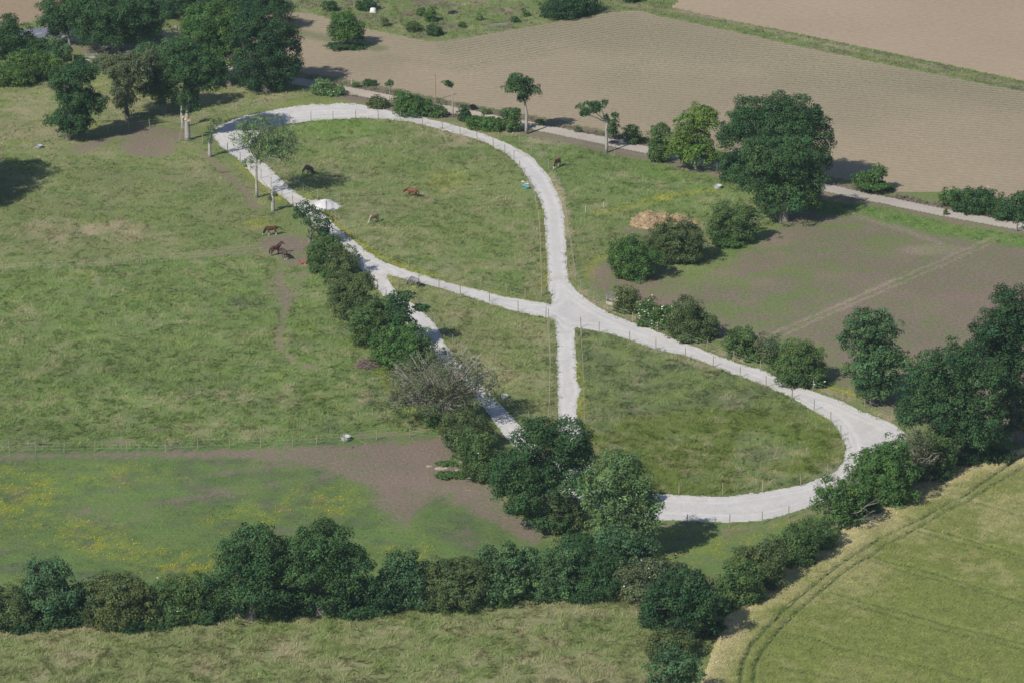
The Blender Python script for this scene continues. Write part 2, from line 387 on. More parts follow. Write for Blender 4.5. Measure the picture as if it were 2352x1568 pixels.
lush_strip = np.maximum(stroke([(1880,474),(1990,488),(2080,505),(2180,530),(2352,556),(2640,610)], 42, 1.3), 0)
soil = soil*(1-divide)*(1-lush_strip)
M['soil'] = np.clip(soil, 0, 1)
soil = np.maximum(soil, .32*blob(655,648,50,45)*(.4+n2))
M['soil'] = np.clip(soil, 0, 1)
# dry straw-coloured grass
dry = .50*F_['A']+.22*F_['B']+.12*F_['C']+.34*F_['E']*(.5+n1)+.18*F_['J1']+.34*F_['J2']+.05*F_['J3']+.12*F_['I']
dry = dry + .8*stroke([(1120,300),(1200,312),(1262,322)], 46, 1.8)*(1-.3*n2)
dry = dry + .85*stroke([(1262,400),(1284,440),(1298,490),(1306,560),(1310,620),(1322,655),(1352,684),(1400,708),(1460,735),(1535,762),(1630,798),(1700,826),(1760,842),(1815,868),(1880,892),(1940,912),(2000,940),(2060,968)], 9, 1.7)
dry = dry + .6*stroke([(860,243),(960,262),(1050,282),(1120,300)], 14, 1.6)
dry = dry + .6*stroke([(1450,790),(1560,822),(1640,850)], 8, 1.6)+.6*blob(270,530,90,30)*n2*1.5+.4*blob(220,850,50,10)+.5*blob(660,910,30,35)*n2*1.4+.4*blob(590,510,60,20)
dry = dry + .5*blob(1040,320,50,22)+.5*blob(120,540,150,40)*n2+.4*blob(1290,1480,150,60)*n1+.5*blob(1420,1240,0.1,0.1)
dry = dry + .35*stroke([(-300,1462),(0,1458),(400,1425),(1000,1395),(1450,1352)], 18, 1.7)+.35*F_['SC']*n2
M['dry'] = np.clip(dry, 0, 1)
# lush bright grass
lush = .85*blob(770,296,125,26)*(1-.3*n2)+.62*F_['C']*np.clip(.3+n1, 0, 1)+.7*lush_strip+.35*divide+.62*F_['I']*sstep(640, 380, _gy)+.62*F_['D']
lush = lush+.5*stroke([(0,622),(300,605),(570,588)], 14, 1.7)+.7*stroke([(-300,1040),(0,1038),(400,1035),(800,1012),(1010,998)], 7, 1.7)+.4*F_['SC']+.6*F_['G']
lush = lush+.6*stroke([(1500,1203),(1640,1206),(1740,1201),(1820,1186),(1880,1165)], 14, 1.5)+.6*blob(1550,600,110,34)*F_['H']+.5*blob(1720,575,160,24)+.4*F_['B']*sstep(.5,.7,n1)+.45*F_['J1']*sstep(.45,.7,n1)
M['lush'] = np.clip(lush, 0, 1)
# olive reedy grass in the lower loop, dark tussocks
M['olive'] = np.clip(F_['J3']*sstep(.46, .58, fbm(_gx, _gy*2.6+_gx*.3, 150, 21))*sstep(860, 960, _gy)*1.0+.8*stroke([(1480,985),(1600,960),(1750,965),(1900,1010)], 55, 1.8)*F_['J3']+.4*stroke([(1500,1110),(1600,1125),(1700,1128)], 20, 1.8)*F_['J3'], 0, 1)
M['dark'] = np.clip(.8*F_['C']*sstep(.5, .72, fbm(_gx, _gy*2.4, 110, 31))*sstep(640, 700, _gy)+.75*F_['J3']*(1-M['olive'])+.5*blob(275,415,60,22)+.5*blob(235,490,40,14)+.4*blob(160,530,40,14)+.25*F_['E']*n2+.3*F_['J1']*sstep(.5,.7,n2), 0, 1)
# flowers
fl = stroke([(552,375),(600,428),(650,462)], 7, 1.8)*.9+stroke([(700,450),(760,505),(800,540),(870,590),(920,612),(1000,638)], 9, 1.8)*.75+stroke([(1000,642),(1120,672),(1230,692)], 7, 1.8)*.45
fl = fl+stroke([(1246,470),(1252,540),(1254,660)], 5, 1.8)*.8+stroke([(1222,400),(1238,450)], 5, 1.8)*.5+stroke([(1285,760),(1288,860),(1288,930)], 4, 1.8)*.4
fl = fl+stroke([(1328,840),(1330,900),(1335,960)], 5, 1.8)*.8+stroke([(1850,925),(1905,968)], 6, 1.8)*.8+stroke([(832,612),(875,668),(905,700)], 8, 1.8)*.6+stroke([(888,637),(950,660)], 8, 1.8)*.4
fl = fl+stroke([(1370,492),(1440,478),(1500,462),(1560,446),(1640,440)], 8, 2)*.75+.9*blob(1525,457,22,7)+stroke([(1355,640),(1365,600),(1400,588)], 8, 1.8)*.6+stroke([(1895,888),(1930,896),(1975,910)], 9, 1.9)*1.0
fl = fl+stroke([(870,845),(900,895),(940,950),(1000,985)], 9, 2)*.5+.25*blob(1950,990,0.1,0.1)+stroke([(640,240),(780,234),(850,240)], 6, 2)*.5+blob(590,515,34,14)*.55
pn = sstep(.44, .62, n2)
fl = fl+.75*blob(40,1130,120,75)*pn+.7*blob(730,1150,110,42)*pn+.8*blob(420,1290,150,40)*pn+.6*blob(150,1220,160,45)*pn+.5*blob(280,1090,160,30)*pn+.6*blob(250,1260,80,30)*pn+.5*blob(560,1190,120,40)*pn
fl = fl+.55*blob(930,1268,120,22)*pn+.4*blob(1540,1290,50,30)*pn+.4*blob(60,430,0.1,0.1)+.2*F_['C']*pn*sstep(.5,.7,n1)+.25*F_['A']*pn*sstep(.5,.7,n1)+.3*F_['J1']*blob(1030,420,60,30)+.35*F_['G']*pn
fl = fl+.15*F_['H']*sstep(.62,.75,n2)
M['flower'] = np.clip(fl, 0, 1)*(1-M['track'])
strip = np.clip(P([(1400,14),(1500,-5),(1560,12),(1700,44),(1868,83),(2015,114),(2190,150),(2400,195),(2640,245),(2640,290),(2352,216),(2190,182),(2015,147),(1839,111),(1676,73),(1515,41),(1476,28)], 4), 0, 1)
F_['strip'] = strip
M['dust'] = np.clip(.8*stroke([(1776,766),(2268,551)], 4, 1.5)+.8*stroke([(1786,775),(2282,557)], 4, 1.5)+.5*blob(2150,575,90,14)+.5*stroke([(1955,492),(2080,530),(2160,560)], 9, 1.8)+.5*stroke([(1840,745),(1960,690),(2060,640)], 8, 1.8), 0, 1)*(1-divide)+.5*stroke([(1440,14),(1500,20),(1560,28),(1640,44)], 8, 1.8)+.45*stroke([(1560,22),(1700,56),(1868,97),(2015,129),(2352,200)], 7, 1.8)
M['brown'] = np.clip(.8*np.maximum(stroke([(x, y-12) for x, y in lane_pts[8:]], 22, 1.6), stroke([(x, y+13) for x, y in lane_pts[8:19]], 16, 1.6))+.6*F_['SC']*sstep(.52, .68, n1)+.5*F_['SC']*sstep(.5,.7,n2)+.4*strip*sstep(.5,.7,n2), 0, 1)
M['bright'] = np.clip(.95*blob(765,297,120,25)+.5*blob(1560,385,120,30)+.45*blob(900,560,0.1,0.1)+.35*blob(1150,560,70,90)+.3*stroke([(1990,488),(2120,515),(2352,556)], 20, 1.6)+.3*F_['C']*sstep(.55,.72,n2), 0, 1)
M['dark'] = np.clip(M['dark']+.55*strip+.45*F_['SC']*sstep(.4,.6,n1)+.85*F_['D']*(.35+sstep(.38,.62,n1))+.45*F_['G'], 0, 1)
# how long and rough the grass is
rough = .25+.55*F_['A']*.5+.55*F_['B']*.8+.8*F_['C']+.85*F_['J1']+.9*F_['J2']+.95*F_['J3']+.8*F_['E']+.9*F_['SC']+.75*F_['I']-.06*F_['D']-.22*F_['H']-.15*F_['G']+.6*lush_strip+.35*M['dry']+.8*strip
M['rough'] = np.clip(rough, 0.03, 1)*(1-.85*np.clip(M['soil'], 0, 1))
hard = np.clip(M['track']+M['lane']+M['road'], 0, 1)
M['clear'] = np.clip(hard+M['main']+M['far']+M['left']+M['barley'], 0, 1)
M['flat'] = sstep(.02, .5, blur(np.clip(hard+M['main']+M['far']+M['left'], 0, 1), 6))

PAL = dict(g=(.180,.228,.080), lush=(.115,.205,.052), dark=(.095,.140,.062), olive=(.125,.172,.034), dry=(.36,.31,.20), soil=(.248,.188,.155), fl=(.42,.40,.03), dust=(.37,.285,.235), brown=(.21,.162,.135), bright=(.150,.255,.050))
def turf_colour(X, Y, seed=0):
    r = np.random.default_rng(seed); n = X.shape
    jn = (r.normal(size=n), r.normal(size=n))
    s = lambda k, j=3.5: samp(M[k], X, Y, j, jn)
    m1 = fbm(X, Y, 7, 41, 4, .6); m2 = fbm(X, Y, 2.6, 43, 3, .6); m3 = fbm(X+Y*.4, Y, 16, 45, 3)
    def mixc(c, key, f):
        f = np.clip(f, 0, 1)[..., None]
        return c*(1-f)+np.array(PAL[key], np.float32)*f
    c = np.zeros(n+(3,), np.float32)+np.array(PAL['g'], np.float32)
    c = mixc(c, 'lush', s('lush')*(.25+1.3*m1))
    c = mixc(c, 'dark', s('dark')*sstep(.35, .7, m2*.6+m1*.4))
    c = mixc(c, 'olive', s('olive')*.9)
    c = mixc(c, 'bright', s('bright')*(.5+.6*m1))
    c = mixc(c, 'dry', s('dry')*sstep(.28, .75, m2*.55+m1*.45)*1.35)
    c = mixc(c, 'dry', .55*sstep(.50, .8, .5*m1+.5*fbm(X, Y, 1.4, 51, 2))*s('rough'))
    m4 = fbm(X, Y, 1.2, 49, 2)
    c = mixc(c, 'soil', sstep(.15, .90, s('soil', 7)*.95+.55*(m2-.5)+.35*(m1-.5)+.4*(m4-.5)))
    c = mixc(c, 'dust', s('dust', 2)*.9)
    c = mixc(c, 'brown', s('brown')*sstep(.25, .7, m2))
    c = mixc(c, 'fl', s('flower', 6)*.42)
    c = c*(.86+.28*m3)[..., None]
    return c

# ---------------------------------------------------------------- ground: one sheet to the horizon
def axis(a, b, step, far):
    core = list(np.arange(a, b+step*.5, step)); out = []
    d = step; x = core[-1]
    while x < far: d *= 1.6; x += d; out.append(x)
    lo = []; d = step; x = core[0]
    while x > -far: d *= 1.6; x -= d; lo.append(x)
    return np.array(lo[::-1]+core+out)
xs = axis(-124, 124, .5, 6000); ys = axis(-136, 216, .62, 6000)
GX, GY = np.meshgrid(xs, ys)
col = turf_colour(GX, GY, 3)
spk = np.clip(.45*samp(F_['D'], GX, GY)*sstep(.3,.6,fbm(GX, GY, 6, 46, 3))+.5*samp(F_['H'], GX, GY)*sstep(.35,.6,fbm(GX, GY, 14, 47, 3))+.35*samp(M['soil'], GX, GY)*fbm(GX, GY, 9, 48, 3), 0, 1)
tall = samp(M['rough'], GX, GY)*(1-samp(M['flat'], GX, GY))
hN = fbm(GX, GY, 1.5, 61, 2, .6)
GZ = (hN-.25)*.20*tall
def grid_faces(ny, nx):
    i = np.arange(ny*nx).reshape(ny, nx)
    return np.stack([i[:-1, :-1], i[:-1, 1:], i[1:, 1:], i[1:, :-1]], -1).reshape(-1, 4)
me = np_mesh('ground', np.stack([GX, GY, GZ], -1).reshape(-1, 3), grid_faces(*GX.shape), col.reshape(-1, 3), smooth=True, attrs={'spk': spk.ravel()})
tag(link('ground', me, MAT['ground']), 'rough green pasture divided into horse paddocks', None, None, 'structure')
def ground_z(X, Y):
    X = np.asarray(X, float); Y = np.asarray(Y, float)
    return (fbm(X, Y, 1.5, 61, 2, .6)-.25)*.20*samp(M['rough'], X, Y)*(1-samp(M['flat'], X, Y))

def masked_sheet(key, x0, x1, y0, y1, sx, sy, z=0.03, thr=.5, rag=0.0, ragcell=.8, extra=None):
    """cells of a fine grid that lie inside an outline, with a ragged edge"""
    x = np.arange(x0, x1, sx); y = np.arange(y0, y1, sy)
    X, Y = np.meshgrid(x, y)
    xc, yc = X[:-1, :-1]+sx/2, Y[:-1, :-1]+sy/2
    m = samp(blur(M[key], 4) if rag else M[key], xc, yc)
    if rag: m = m+rag*(fbm(xc, yc, ragcell, 71, 3, .7)-.5)
    keep = m > thr
    f = grid_faces(*X.shape).reshape(X.shape[0]-1, X.shape[1]-1, 4)[keep]
    used, inv = np.unique(f, return_inverse=True)
    return X.ravel()[used], Y.ravel()[used], inv.reshape(-1, 4), z

# gravel track
X, Y, F, z = masked_sheet('track', -66, 72, -80, 140, .16, .30, rag=.62, ragcell=.8)
tn = fbm(X, Y, 5, 81, 4); t2 = fbm(X, Y, .9, 83, 2)
tc = np.array((.635, .62, .605), np.float32)*(.88+.22*tn+.10*(t2-.5))[:, None]
ee = samp(blur(M['track'], 26), X, Y)
wear = np.sin(ee*42+3*fbm(X, Y, 14, 87, 2))*.055+.07*(fbm(X, Y, .45, 89, 2)-.5)
tc = tc*(1+wear)[:, None]*np.array((1.0, .995, 1.0), np.float32)
dirt = sstep(.55, .8, tn)*.3+.35*sstep(.62, .42, ee)*fbm(X, Y, 2.2, 88, 3)
tc = tc*(1-dirt[:, None])+np.array((.42, .36, .29))*dirt[:, None]
MAT['track'] = mat_attr('crushed_chalk', fine=2.4, var=.10, bump=.05, bscale=3, rough=.95)
tag(link('track', np_mesh('track', np.stack([X, Y, .016+.03*t2], -1), F, tc, True), MAT['track']), 'white crushed stone horse track looping round the paddocks', None, None, 'structure')
# lane
X, Y, F, z = masked_sheet('lane', -124, 124, 20, 216, .35, .5, rag=.25)
tn = fbm(X, Y, 9, 91, 4); t2 = fbm(X, Y, 1.4, 93, 2)
px_, _ = pic(X, Y)
warm = (.5+.5*sstep(1350, 1150, px_))[:, None]
c_ = (np.array((.46, .44, .42))*(1-warm)+np.array((.53, .46, .38))*warm)*(.82+.3*tn+.1*(t2-.5))[:, None]
tag(link('lane', np_mesh('lane', np.stack([X, Y, .03+.02*t2], -1), F, c_, True), MAT['track']), 'pale stony lane running behind the paddocks', None, None, 'structure')
# road
X, Y, F, z = masked_sheet('road', -140, -40, 100, 216, .5, .8)
c_ = np.array((.20, .21, .25))*(.9+.2*fbm(X, Y, 6, 95, 3))[:, None]
MAT['road'] = mat_attr('asphalt', fine=3, var=.08, bump=.01, rough=.8)
tag(link('road', np_mesh('road', np.stack([X, Y, np.full(X.shape, .04)], -1), F, c_, True), MAT['road']), 'grey tarmac road at the far left corner', None, None, 'structure')
b = MB()
for (a, bb) in (((72, 82), (96, 76)), ((112, 73), (136, 69)), ((20, 91), (46, 87))):
    x0, y0 = ground(*a); x1, y1 = ground(*bb); d = Vector((x1-x0, y1-y0)).normalized(); nx, ny = -d.y*.08, d.x*.08
    b.add([(x0-nx, y0-ny, .05), (x1-nx, y1-ny, .05), (x1+nx, y1+ny, .05), (x0+nx, y0+ny, .05)], [(0, 1, 2, 3)])
tag(b.build('road_marking', MAT['white']), 'white broken centre line on the grey road', None, None, 'structure')

# drilled fields
def field_mat():
    m, nt, b = mat_new('drilled_soil')
    at = N(nt, 'ShaderNodeAttribute', attribute_name='Col'); ar = N(nt, 'ShaderNodeAttribute', attribute_name='row'); ag = N(nt, 'ShaderNodeAttribute', attribute_name='green')
    tc = N(nt, 'ShaderNodeTexCoord')
    n1 = N(nt, 'ShaderNodeTexNoise'); n1.inputs['Scale'].default_value = .8; n1.inputs['Detail'].default_value = 6; n1.inputs['Roughness'].default_value = .75
    nt.links.new(tc.outputs['Object'], n1.inputs['Vector'])
    n2 = N(nt, 'ShaderNodeTexNoise'); n2.inputs['Scale'].default_value = 1.7; n2.inputs['Detail'].default_value = 3; n2.inputs['Roughness'].default_value = .8
    nt.links.new(tc.outputs['Object'], n2.inputs['Vector'])
    def mth(op, a, b_=None, c_=None):
        n = N(nt, 'ShaderNodeMath', operation=op)
        for i, v in enumerate((a, b_, c_)):
            if v is None: continue
            if isinstance(v, (int, float)): n.inputs[i].default_value = v
            else: nt.links.new(v, n.inputs[i])
        return n.outputs[0]
    s1 = mth('SINE', mth('MULTIPLY_ADD', n1.outputs[0], 1.2, mth('MULTIPLY', ar.outputs['Fac'], 2*math.pi)))
    line = N(nt, 'ShaderNodeMapRange'); line.interpolation_type = 'SMOOTHSTEP'
    line.inputs[1].default_value = -.1; line.inputs[2].default_value = .95
    nt.links.new(s1, line.inputs[0])
    brk = N(nt, 'ShaderNodeMapRange'); brk.inputs[1].default_value = .38; brk.inputs[2].default_value = .62
    nt.links.new(n2.outputs[0], brk.inputs[0])
    f = mth('MULTIPLY', mth('MULTIPLY_ADD', line.outputs[0], .42, .36), mth('MULTIPLY_ADD', brk.outputs[0], .8, .2))
    f = mth('MULTIPLY', f, mth('MULTIPLY_ADD', ag.outputs['Fac'], 1.15, .10))
    mp = N(nt, 'ShaderNodeMapRange'); mp.inputs[1].default_value = .3; mp.inputs[2].default_value = .7; mp.inputs[3].default_value = .86; mp.inputs[4].default_value = 1.12
    nt.links.new(n1.outputs[0], mp.inputs[0])
    sc_ = N(nt, 'ShaderNodeVectorMath', operation='SCALE'); nt.links.new(at.outputs['Color'], sc_.inputs[0]); nt.links.new(mp.outputs[0], sc_.inputs['Scale'])
    mx = N(nt, 'ShaderNodeMix', data_type='RGBA'); mx.inputs[7].default_value = (.115, .155, .085, 1)
    nt.links.new(f, mx.inputs[0]); nt.links.new(sc_.outputs[0], mx.inputs[6]); nt.links.new(mx.outputs[2], b.inputs['Base Color'])
    b.inputs['Roughness'].default_value = .95; b.inputs['Specular IOR Level'].default_value = .15
    bp = N(nt, 'ShaderNodeBump'); bp.inputs['Distance'].default_value = .018
    nt.links.new(s1, bp.inputs['Height']); nt.links.new(bp.outputs[0], b.inputs['Normal'])
    return m
MAT['field'] = field_mat()
def rowcoord(X, Y, p0, p1, spacing):
    x0, y0 = ground(*p0); x1, y1 = ground(*p1)
    d = np.hypot(x1-x0, y1-y0); nx, ny = -(y1-y0)/d, (x1-x0)/d
    return (X*nx+Y*ny)/spacing
head = P([(990,90),(1037,160),(1148,137),(1300,112),(1441,82),(1425,10),(1263,40),(1072,70)])
M['head'] = M['main']*(head > .5); M['body'] = M['main']*(head <= .5)
Xa, Ya, Fa, z = masked_sheet('body', -124, 124, 55, 216, .8, 1.0, thr=.5)
Xb, Yb_, Fb, z = masked_sheet('head', -124, 124, 55, 216, .8, 1.0, thr=.5)
hd = np.arange(len(Xa)+len(Xb)) >= len(Xa)
X = np.concatenate([Xa, Xb]); Y = np.concatenate([Ya, Yb_]); F = np.concatenate([Fa, Fb+len(Xa)])
px_, py_ = pic(X, Y)
row = np.where(hd, rowcoord(X, Y, (1037,158), (1441,82), 1.5), rowcoord(X, Y, (1200,400), (2352,500), 1.5))
gr = .30+.55*sstep(900, 1900, px_+ (300-py_)*2.2)*sstep(430, 120, py_)+.22*hd
gr = gr+.35*samp(stroke([(1441,82),(1580,110),(1800,140),(2100,190),(2352,235)], 60, 1.8), X, Y)+.3*samp(stroke([(880,130),(1000,150),(1060,160),(1250,125),(1441,84)], 16, 2), X, Y)
for off in (0, 9, 18, 27):
    gr = gr+1.6*samp(stroke([(1431+off,33),(1438+off,50),(1448+off*1.1,66),(1466+off*1.15,82),(1492+off*1.2,94)], 4.5, 1.4), X, Y)
gr = np.clip(gr*(.55+.9*fbm(X, Y, 12, 101, 3)), 0, 1)
fc = np.array((.415, .330, .236), np.float32)*(.86+.26*fbm(X, Y, 22, 103, 4))[:, None]
vg = samp(np.maximum(stroke([(665,70),(720,82),(790,98),(870,112)], 18, 1.8), 0), X, Y)[:, None]*.6
fc = fc*(1-vg)+np.array((.13, .18, .07))*vg
tag(link('field', np_mesh('field', np.stack([X, Y, np.full(X.shape, .02)], -1), F, fc, True, {'row': row, 'green': gr}), MAT['field']), 'brown drilled field with thin green crop rows', None, None, 'structure')
X, Y, F, z = masked_sheet('far', -20, 200, 110, 290, .7, .9, rag=.3, ragcell=2.5)
row = rowcoord(X, Y, (1700,20), (2352,110), 1.4); gr = .08*fbm(X, Y, 20, 105, 3)
fc = np.array((.43, .335, .245), np.float32)*(.88+.22*fbm(X, Y, 26, 106, 4))[:, None]
tag(link('field', np_mesh('field', np.stack([X, Y, np.full(X.shape, .02)], -1), F, fc, True, {'row': row, 'green': gr}), MAT['field']), 'bare pale brown field beyond the grass strip', None, None, 'structure')
X, Y, F, z = masked_sheet('left', -200, -30, 120, 330, 1.0, 1.4, rag=.3, ragcell=2.5)
row = rowcoord(X, Y, (0,20), (110,2), 1.4); gr = .35*fbm(X, Y, 20, 107, 3)
fc = np.array((.37, .275, .19), np.float32)*(.88+.22*fbm(X, Y, 26, 108, 4))[:, None]
tag(link('field', np_mesh('field', np.stack([X, Y, np.full(X.shape, .02)], -1), F, fc, True, {'row': row, 'green': gr}), MAT['field']), 'brown field beyond the grey road at the far left corner', None, None, 'structure')

# barley: a standing crop 0.75 m high with wheel ruts pressed into it
T3 = lambda pts: q(3, 3, pts)
rut = [T3([(100,1750),(130,1560),(145,1440),(220,1290),(400,1100),(540,960),(730,810),(860,700),(1010,600),(1100,545),(1230,455),(1400,375),(1560,300),(1740,190),(1880,130),(2050,10),(2150,-60),(2400,-230)]),
       T3([(220,1750),(235,1560),(240,1450),(300,1350),(430,1180),(600,1010),(790,850),(920,740),(1110,620),(1270,510),(1440,420),(1530,370),(1700,270),(1900,170),(2150,20),(2450,-160)])]
rut2 = [T3([(1160,590),(1300,650),(1500,690),(1750,770),(2000,850),(2400,985),(3300,1250)]), T3([(1120,615),(1350,700),(1600,770),(1900,850),(2352,960),(3300,1300)]),
        T3([(1540,370),(1750,420),(2000,500),(2400,620),(3300,900)]), T3([(1500,395),(1700,455),(2000,530),(2400,650),(3300,930)]), T3([(1930,165),(2150,225),(2400,300),(3300,520)])]
rut3 = [T3([(900,900),(1100,965),(1350,1020),(1700,1130),(2352,1290),(3300,1500)]), T3([(830,920),(1050,985),(1300,1060),(1700,1180),(2100,1260),(2352,1330)]),
        T3([(430,1190),(700,1240),(900,1320),(1300,1400),(1700,1500),(2200,1640)]), T3([(450,1470),(600,1500),(900,1560)])]
M['rut'] = np.zeros((RH, RW), np.float32)
for r_ in rut: M['rut'] = np.maximum(M['rut'], stroke(r_, 4.2, 1.5))
for r_ in rut2: M['rut'] = np.maximum(M['rut'], .5*stroke(r_, 5, 1.6))
for r_ in rut3: M['rut'] = np.maximum(M['rut'], .42*stroke(r_, 7, 1.8))
X, Y, F, z = masked_sheet('barley', 20, 112, -150, -22, .26, .45, rag=.4, ragcell=1.2)
def barley_h(X, Y):
    e = samp(blur(M['barley'], 8), X, Y)
    return (.70+.22*(fbm(X, Y, 1.1, 111, 3, .7)-.5)+.25*(fbm(X, Y, 9, 113, 3)-.5))*(.35+.65*sstep(.45, .85, e))*(1-.6*samp(M['rut'], X, Y))
def barley_col(X, Y, seed):
    px_, py_ = pic(X, Y)
    a = fbm(X, Y, 8, 115, 4, .6); e = samp(blur(M['barley'], 80), X, Y)
    gold = np.clip(sstep(.40, .66, a*.7+.3*fbm(X, Y, 1.6, 117, 2))*.42+1.1*sstep(1.0, .5, e)+.25*sstep(1400, 1100, py_)-.2*sstep(1300, 1560, py_)-.15*sstep(1750, 2200, px_), 0, 1)
    c = np.array((.190, .222, .062), np.float32)*(1-gold[:, None])+np.array((.47, .41, .22), np.float32)*gold[:, None]
    c = c*(.82+.4*fbm(X, Y, .8, 119, 2))[:, None]
    r_ = samp(M['rut'], X, Y)[:, None]
    return c*(1-.75*r_)+np.array((.085, .13, .05))*.75*r_
tag(link('barley_field', np_mesh('barley_field', np.stack([X, Y, barley_h(X, Y)], -1), F, barley_col(X, Y, 1), True), MAT['barley']), 'ripening green gold barley field with dark curving wheel tracks', None, None, 'structure')

# ---------------------------------------------------------------- blades: grass, barley ears, flowers (each one uncountable mass)
def blades(X, Y, Z, H, W, col, n, r, lean=(.0, .0), spread=.5, up=1.0):
    """n pointed blades for each tuft"""
    m = len(X); k = m*n
    X = np.repeat(X, n); Y = np.repeat(Y, n); Z = np.repeat(Z, n); H = np.repeat(H, n)*(.6+.8*r.random(k)); W = np.repeat(W, n)
    a = r.random(k)*2*np.pi; rad = spread*np.sqrt(r.random(k))*W*3
    bx = X+np.cos(a)*rad; by = Y+np.sin(a)*rad
    th = r.random(k)*np.pi; wx = np.cos(th)*W/2; wy = np.sin(th)*W/2
    l1 = np.repeat(lean[0], n) if hasattr(lean[0], '__len__') else lean[0]
    l2 = np.repeat(lean[1], n) if hasattr(lean[1], '__len__') else lean[1]
    tx = bx+(np.cos(a)*.45+l1)*H; ty = by+(np.sin(a)*.45+l2)*H; tz = Z+H*up
    V = np.stack([np.stack([bx-wx, by-wy, Z-.03], -1), np.stack([bx+wx, by+wy, Z-.03], -1), np.stack([tx, ty, tz], -1)], 1).reshape(-1, 3)
    F = np.arange(k*3).reshape(-1, 3)
    c = np.repeat(col, n, 0)*(.95+.5*r.random(k))[:, None]
    c = np.repeat(c, 3, 0)
    return V, F, c
def scatter(n, r):
    """even over the picture: denser near, thinner far"""
    x = r.uniform(-140, 2492, n); y = r.uniform(-70, 1680, n)
    return ground(x, y)
r = np.random.default_rng(5)
X, Y = scatter(720000, r)
keep = (np.clip(.30+.75*samp(M['rough'], X, Y)-.75*samp(M['soil'], X, Y)**.7, .02, 1) > r.random(len(X))*.95) & ((samp(M['clear'], X, Y) < .35) | ((samp(M['track'], X, Y) > .3) & (samp(blur(M['track'], 8), X, Y) < .30+.40*r.random(len(X))**2)))
X, Y = X[keep], Y[keep]
cl = fbm(X, Y, 1.7, 131, 2); keep = cl > .26+.22*r.random(len(X)); X, Y = X[keep], Y[keep]
rg = samp(M['rough'], X, Y); cc = turf_colour(X, Y, 9)
cc = cc*(1.06+.38*fbm(X, Y, .8, 133, 2))[:, None]
H = (.06+.25*rg)*(.6+.8*r.random(len(X))); W = .05+.07*r.random(len(X))
la = fbm(X, Y, 3.2, 135, 2)*14
V, F, c = blades(X, Y, ground_z(X, Y), H, W, cc, 4, r, (np.cos(la)*.9, np.sin(la)*.9))
g = link('grass', np_mesh('grass', V, F, c), MAT['grass']); tag(g, 'long tussocky grass growing over the paddocks', 'grass', None, 'stuff')
print('grass tris', len(F))
X, Y = scatter(420000, r)
e_ = samp(blur(M['track'], 7), X, Y)
keep = (samp(M['track'], X, Y) > .4) & (e_ < .93) & (fbm(X, Y, 1.3, 141, 3, .6) > .50+.16*sstep(.5, .95, e_)); X, Y = X[keep], Y[keep]
V, F, c = blades(X, Y, np.full(len(X), .03), .10+.10*r.random(len(X)), .10+.08*r.random(len(X)), np.zeros((len(X), 3))+np.array((.085, .145, .055)), 5, r, (0, 0), .9, .6)
tag(link('weeds', np_mesh('weeds', V, F, c), MAT['grass']), 'low green weeds creeping over the edges of the white track', 'weeds', None, 'stuff')
X, Y = scatter(170000, r)
keep = (samp(M['barley'], X, Y) > .6) & (samp(M['rut'], X, Y) < .4); X, Y = X[keep], Y[keep]
V, F, c = blades(X, Y, barley_h(X, Y)-.12, .26+.12*r.random(len(X)), .10+.08*r.random(len(X)), barley_col(X, Y, 2)*1.12, 3, r, (.7, .2))
tag(link('barley_ears', np_mesh('barley_ears', V, F, c), MAT['grass']), 'feathery pale ears of the barley crop', 'barley', None, 'stuff')
X, Y = scatter(620000, r)
keep = samp(M['flower'], X, Y, 9, (r.normal(size=len(X)), r.normal(size=len(X)))) > .14+1.25*r.random(len(X)); X, Y = X[keep], Y[keep]
keep = fbm(X, Y, .8, 137, 2) > .36; X, Y = X[keep], Y[keep]
V, F, c = blades(X, Y, ground_z(X, Y)+.12, .16+.1*r.random(len(X)), .07+.06*r.random(len(X)), np.zeros((len(X), 3))+np.array((.52, .47, .035)), 2, r, (0, 0), 1.0, .5)
tag(link('buttercups', np_mesh('buttercups', V, F, c), MAT['grass']), 'yellow buttercups scattered through the grass', 'flowers', None, 'stuff')
print('flowers', len(F))
vm = np.maximum(np.maximum(stroke([(x, y-12.5) for x, y in lane_pts[7:]], 15, 1.5), .5*stroke([(x, y+11) for x, y in lane_pts[8:16]], 9, 1.5)), F_['SC']*sstep(.5, .66, n2)*.5)*(1-np.clip(M['lane'], 0, 1))
X, Y = scatter(260000, r)
keep = (samp(vm, X, Y)*fbm(X, Y, 2.2, 151, 3)*1.7 > .25+.6*r.random(len(X))); X, Y = X[keep], Y[keep]
br = (fbm(X, Y, 3, 153, 2)+.2*r.normal(size=len(X)) > .5)[:, None]
cc = np.where(br, np.array((.21, .165, .135)), np.array((.10, .145, .06)))
V, F, c = blades(X, Y, np.zeros(len(X)), .30+.45*r.random(len(X)), .07+.08*r.random(len(X)), cc, 5, r, (0, 0), .7)
tag(link('dead_weeds', np_mesh('dead_weeds', V, F, c), MAT['grass']), 'brown dead weeds along the lane verge and in the scrub', 'weeds', None, 'stuff')
